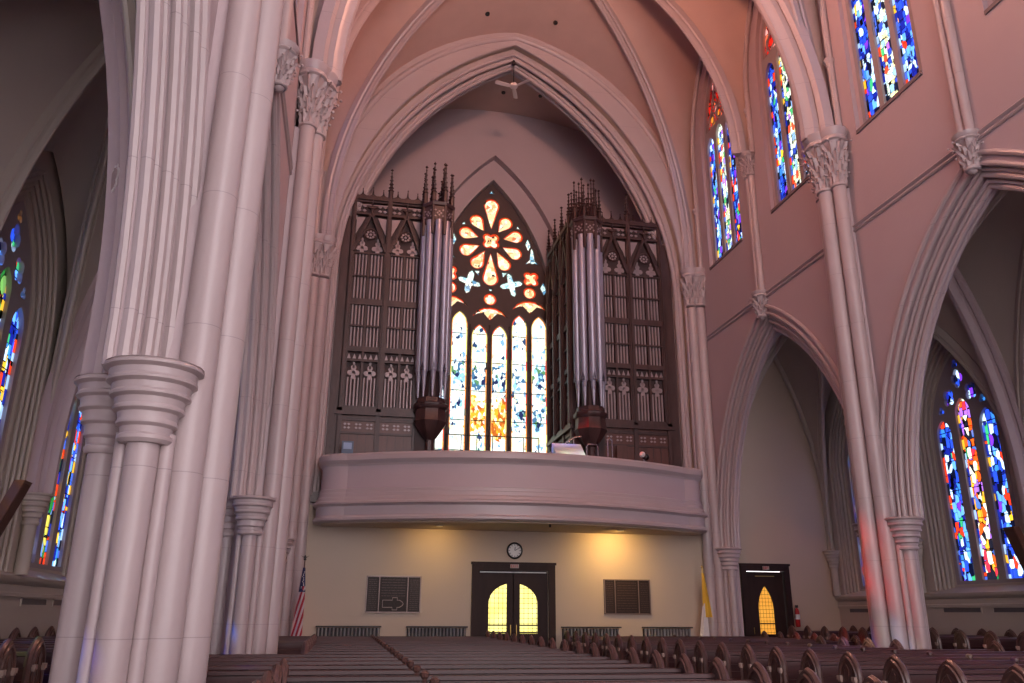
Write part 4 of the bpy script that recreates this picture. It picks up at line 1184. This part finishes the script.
m = MB(); m.sphere((4.22, -.58, 6.36), .12, 12); m.build('head', BLACK, t)
m = MB(); m.sphere((4.08, -.66, 6.42), .095, 12); m.build('shade', WHITE, t)
t = thing('blue_case', (-5.2, .1, 5.0), 'small blue case standing at the left end of the loft', 'case')
m = MB(); m.box(-5.35, -5.0, -.1, .2, 5.0, 6.55); m.build('body', principled('blue_grey_plastic', (.06, .09, .16), .4), t)
m = MB(); m.box(-5.3, -5.05, -.115, -.1, 6.3, 6.5); m.build('front_plate', principled('pale_blue_plastic', (.25, .35, .55), .4), t)
t = thing('reading_desk_panel', (3.67, .15, 5.01), 'plain reddish wooden board standing before the right organ case', 'wooden panel')
m = MB(); m.box(3.50, 3.85, .12, .17, 5.01, 6.85); m.build('board', ORGP, t); m = MB(); m.box(3.48, 3.87, -.0, .3, 5.01, 5.05); m.build('foot', ORG, t)
# small rail along the sill of the great window
t = thing('window_rail', (0, 4.0, 6.9), 'thin black rail across the foot of the great window', 'rail')
m = MB(); m.tube([(-1.75, 3.9, 7.75), (1.75, 3.9, 7.75)], .02, 6); m.build('top_rail', BLACK, t)
m = MB()
for k in range(7): m.tube([(-1.74 + .58*k, 3.9, 5.01), (-1.74 + .58*k, 3.9, 7.75)], .016, 6)
m.build('uprights', BLACK, t)

# speakers and vents
for s in (-1, 1):
    t = thing('wall_speaker', (s*10.25, -8.3, 2.5), 'tilted brown wooden speaker board by the %s aisle windows' % ('left' if s < 0 else 'right'), 'speaker')
    yb = -8.35 if s > 0 else -10.6
    t.location = (s*10.3, yb, 2.4)
    m = MB(); n = lambda u, v, w: (s*(10.72 - .42*(v - 2.42)/1.15 + w), yb + u, v)
    m.prism([(-.17, 2.42), (.17, 2.42), (.17, 3.57), (-.17, 3.57)], -.10, .06, n); m.build('cabinet', BOARD, t)
    m = MB(); m.prism([(-.14, 2.47), (.14, 2.47), (.14, 3.52), (-.14, 3.52)], -.112, -.1, n); m.build('grille', principled('speaker_cloth', (.10, .045, .03), .8), t)
    m = MB(); m.tube([(s*10.5, yb, 3.0), (s*11.1, yb, 3.0)], .03, 6); m.build('bracket', IRON, t)
    k = 0
    for c in AWIN[:4]:
        for d_ in (-.9, .9):
            k += 1
            m = MB(YZ(s, AW)); yy = c + d_
            m.plate([(yy - .72, 1.64), (yy + .72, 1.64), (yy + .72, 1.80), (yy - .72, 1.80)], [[(yy - .68, 1.67), (yy + .68, 1.67), (yy + .68, 1.775), (yy - .68, 1.775)]], -.02, -.0015)
            vt = thing('wall_vent', (s*AW, yy, 1.64), 'long dark vent grille under the %s aisle ledge, number %s from the back wall' % ('left' if s < 0 else 'right', ['one', 'two', 'three', 'four', 'five', 'six', 'seven', 'eight'][k-1]), 'vent', 'vents under the aisle ledges')
            m.build('frame', GREYP, vt)
            m = MB(YZ(s, AW)); m.box(yy - .68, yy + .68, 1.67, 1.775, -.008, -.0015)
            for q in range(3): m.box(yy - .68, yy + .68, 1.685 + .03*q, 1.695 + .03*q, -.016, -.004)
            m.build('slats', GRILLE, vt)

# ------------------------------------------------------------------ pews
def end_mesh(face):
    """face=+1: colonnettes on +x side. origin on the floor at the backrest"""
    m = MB(lambda u, v, w: (face*w, u, v))
    ol = [(-.52, 0), (.21, 0), (.21, .84)] + arch(0, .21, .84, 1.125, None, 8)[::-1][1:-1] + [(-.21, .84), (-.21, .62), (-.3, .52), (-.5, .5), (-.52, .46)]
    m.prism(ol, -.035, .035)
    for w0 in (.03, -.03):
        sg = 1 if w0 > 0 else -1
        a = arch(0, .17, .84, 1.075, None, 8)
        m.tube([(u, v, w0) for u, v in a], .026, 6)
        a = arch(0, .115, .84, .99, None, 8)
        m.tube([(u, v, w0) for u, v in a], .012, 5)
    m.tube([(u, v, 0) for u, v in arch(0, .20, .84, 1.115, .3, 8)], .034, 6)
    for u in (-.15, .15): m.tube([(u, .15, .045), (u, .82, .045)], .02, 6)
    m.box(-.2, .2, .06, .14, .0, .055)
    m.prism([(-.03, .86), (.03, .86), (.045, .93), (0, 1.0), (-.045, .93)], .02, .05)
    m.prism([(-.012, .3), (.012, .3), (.012, .86), (-.012, .86)], .02, .045)
    return m.mesh('end_panel', PEWE)
def blocks_mesh(face):
    m = MB(lambda u, v, w: (face*w, u, v))
    for u in (-.155, .155):
        m.box(u - .035, u + .035, .81, .86, .01, .075); m.box(u - .028, u + .028, .79, .81, .01, .065)
    return m.mesh('colonnette_capitals', PEWTIP)
ENDM = {f: end_mesh(f) for f in (-1, 1)}; BLKM = {f: blocks_mesh(f) for f in (-1, 1)}
def make_pew(x0, x1, divider=None):
    L = x1 - x0; cx = (x0+x1)/2
    root = thing('pew', (cx, 0, 0), '', 'pew')
    m = MB(lambda u, v, w: (w, u, v))
    prof = [(-.03, .42), (.02, .42)]
    prof = [(.045, .40), (.085, .92), (.10, .95), (.09, .975), (.05, .985), (.02, .975), (.012, .94), (.03, .93), (.022, .90)]
    z = .90
    for k in range(4):
        prof += [(.022 - .01*k + .012, z - .10), (.022 - .01*k - .004, z - .105)]; z -= .105
    prof += [(-.02, .40)]
    m.prism([(a, b) for a, b in prof], x0 + .03, x1 - .03)
    m.build('backrest', PEW, root)
    m = MB(); m.box(x0 + .03, x1 - .03, -.47, .0, .40, .445); m.box(x0 + .03, x1 - .03, -.44, -.41, .05, .40); m.build('seat', PEW, root)
    m = MB(); m.box(x0 + .1, x1 - .1, .12, .26, .55, .57); m.box(x0 + .1, x1 - .1, .25, .265, .57, .68); m.box(x0 + .1, x1 - .1, .06, .12, .55, .6); m.build('book_rack', PEW, root)
    for x, f in ((x0, -1), (x1, 1)):
        e = bpy.data.objects.new('end_panel', ENDM[f]); COL.objects.link(e); e.parent = root; e.location = (x - cx, 0.02, 0)
        b = bpy.data.objects.new('colonnette_capitals', BLKM[f]); COL.objects.link(b); b.parent = e
    if divider is not None:
        m = MB(); m.lathe(divider, .04, [(.03, .40), (.032, .95), (.045, .97), (.045, 1.01), (.02, 1.03)], 8, 1, 1.3); m.build('divider_post', PEWE, root)
    return root
ORD = 'first second third fourth fifth sixth seventh eighth ninth tenth eleventh twelfth thirteenth fourteenth fifteenth sixteenth seventeenth eighteenth nineteenth twentieth twenty-first twenty-second'.split()
protos = {}
def put_pew(key, x0, x1, y, div, label, group, z=0):
    if key not in protos: protos[key] = make_pew(x0, x1, div); o = protos[key]
    else: o = copy_tree(protos[key])
    o.location = ((x0+x1)/2, y, z); o['label'] = label; o['group'] = group
def short_left(y): return -11.6 < y < -6.7 or y < -16.6
def short_right(y): return -10.4 < y < -7.2 or y < -16.3
YL = [-2.35 - .9*i for i in range(21)]; YR = [-2.06 - .9*i for i in range(21)]
for i, y in enumerate(YL):
    sh = short_left(y)
    put_pew('L' + str(sh), -5.55 if sh else -7.05, -1.14, y, -4.2, 'long brown wooden pew left of the centre aisle, %s row from the back doors' % ORD[i], 'pews left of the centre aisle')
for i, y in enumerate(YR):
    sh = short_right(y)
    put_pew('R' + str(sh), 1.14, 5.6 if sh else 7.05, y, 4.3, 'long brown wooden pew right of the centre aisle, %s row from the back wall' % ORD[i], 'pews right of the centre aisle')
for i in range(18):
    y = -1.4 - .9*i
    put_pew('AR', 8.3, 10.35, y, None, 'short dark pew in the right aisle below the windows, %s row from the side door' % ORD[i], 'right aisle pews', .15)
    put_pew('AL', -10.35, -8.3, y, None, 'short dark pew in the left aisle below the windows, %s row from the back wall' % ORD[i], 'left aisle pews', .15)

# ------------------------------------------------------------------ lights
def spot(x, y, z, tgt, power, col, size=1.2, blend=.8, rad=.08):
    l = bpy.data.lights.new('lamp', 'SPOT'); l.energy = power; l.color = col; l.spot_size = size; l.spot_blend = blend; l.shadow_soft_size = rad
    o = bpy.data.objects.new('lamp_or_fill_light', l); COL.objects.link(o); o.location = (x, y, z)
    o.rotation_euler = (Vector(tgt) - Vector((x, y, z))).to_track_quat('-Z', 'Y').to_euler(); return o
def fill_point(x, y, z, power, col, rad=.3):
    l = bpy.data.lights.new('lamp', 'POINT'); l.energy = power; l.color = col; l.shadow_soft_size = rad
    o = bpy.data.objects.new('lamp_or_fill_light', l); COL.objects.link(o); o.location = (x, y, z); return o
# two downlights in the balcony soffit
for x, p, lb in ((3.1, 210, 'small recessed downlight in the balcony soffit above the right plaque'), (-2.4, 60, 'small recessed downlight in the balcony soffit above the left plaque')):
    m = MB(); m.lathe(x, -1.15, [(.02, 3.955), (.09, 3.955), (.1, 3.985), (.1, 4.0)], 14); o = m.build('downlight', WHITE, None, at=(x, -1.15, 3.97)); tag(o, lb, 'ceiling lamp', 'downlights under the balcony')
    spot(x, -1.15, 3.9, (x, .1, 2.9), p, (1, .62, .18), 2.7, 1.0, .12)

sun = bpy.data.lights.new('sun', 'SUN'); sun.energy = 60; sun.color = (1, .93, .82); sun.angle = .02
so = bpy.data.objects.new('sun', sun); COL.objects.link(so); so.rotation_euler = Vector((12.3, 1.6, -15.3)).to_track_quat('-Z', 'Y').to_euler()
fill_point(0, -10.5, 19.5, 1600, (1, .43, .28), .35)  # added warm fill light for the vault, out of view
fill_point(0, -21, 19, 650, (1, .66, .58), .35)  # second added fill light, high over the nave near the camera
for y, z, lb in ((-10.5, 19.5, 'unseen cap and rod added over the vault fill light before the great arch'), (-21, 19, 'unseen cap and rod added over the vault fill light near the camera')):
    t = thing('fill_light_fitting', (0, y, z), lb, 'added light fitting')  # unseen fitting added to go with each fill light
    m = MB(); m.lathe(0, y, [(.16, z + .37), (.17, z + .42), (.05, z + .5)], 16); m.build('cap', IRON, t)
    m = MB(); m.lathe(0, y, [(.02, z + .45), (.02, 23.2)], 8); m.build('rod', IRON, t)
w = bpy.data.worlds.new('World'); bpy.context.scene.world = w; w.use_nodes = True
bg = w.node_tree.nodes['Background']; bg.inputs[0].default_value = (1.0, .91, .96, 1); bg.inputs[1].default_value = 4.7

# ------------------------------------------------------------------ camera
sc = bpy.context.scene
cam = bpy.data.cameras.new('Camera'); co = bpy.data.objects.new('Camera', cam); COL.objects.link(co); sc.camera = co
f_px, yaw, pit, roll = 819.27, .1943, .321, .0063
cam.sensor_width = 36; cam.lens = f_px / 1024 * 36; cam.clip_start = .05; cam.clip_end = 300
cy_, sy_, cp_, sp_ = math.cos(yaw), math.sin(yaw), math.cos(pit), math.sin(pit)
F = Vector((sy_*cp_, cy_*cp_, sp_)); R = Vector((cy_, -sy_, 0)); U = R.cross(F)
R2 = R*math.cos(roll) + U*math.sin(roll); U2 = -R*math.sin(roll) + U*math.cos(roll)
from mathutils import Matrix
M = Matrix((R2, U2, -F)).transposed().to_4x4(); M.translation = Vector((-5.05, -25.35, 1.56)); co.matrix_world = M
vs = sc.view_settings; sc.display_settings.display_device = 'sRGB'
vs.view_transform = 'Standard'; vs.look = 'None'; vs.gamma = 1; vs.exposure = -.14; vs.use_curve_mapping = False
sc.cycles.use_denoising = True; sc.cycles.max_bounces = 8; sc.cycles.diffuse_bounces = 5; sc.cycles.sample_clamp_indirect = 5
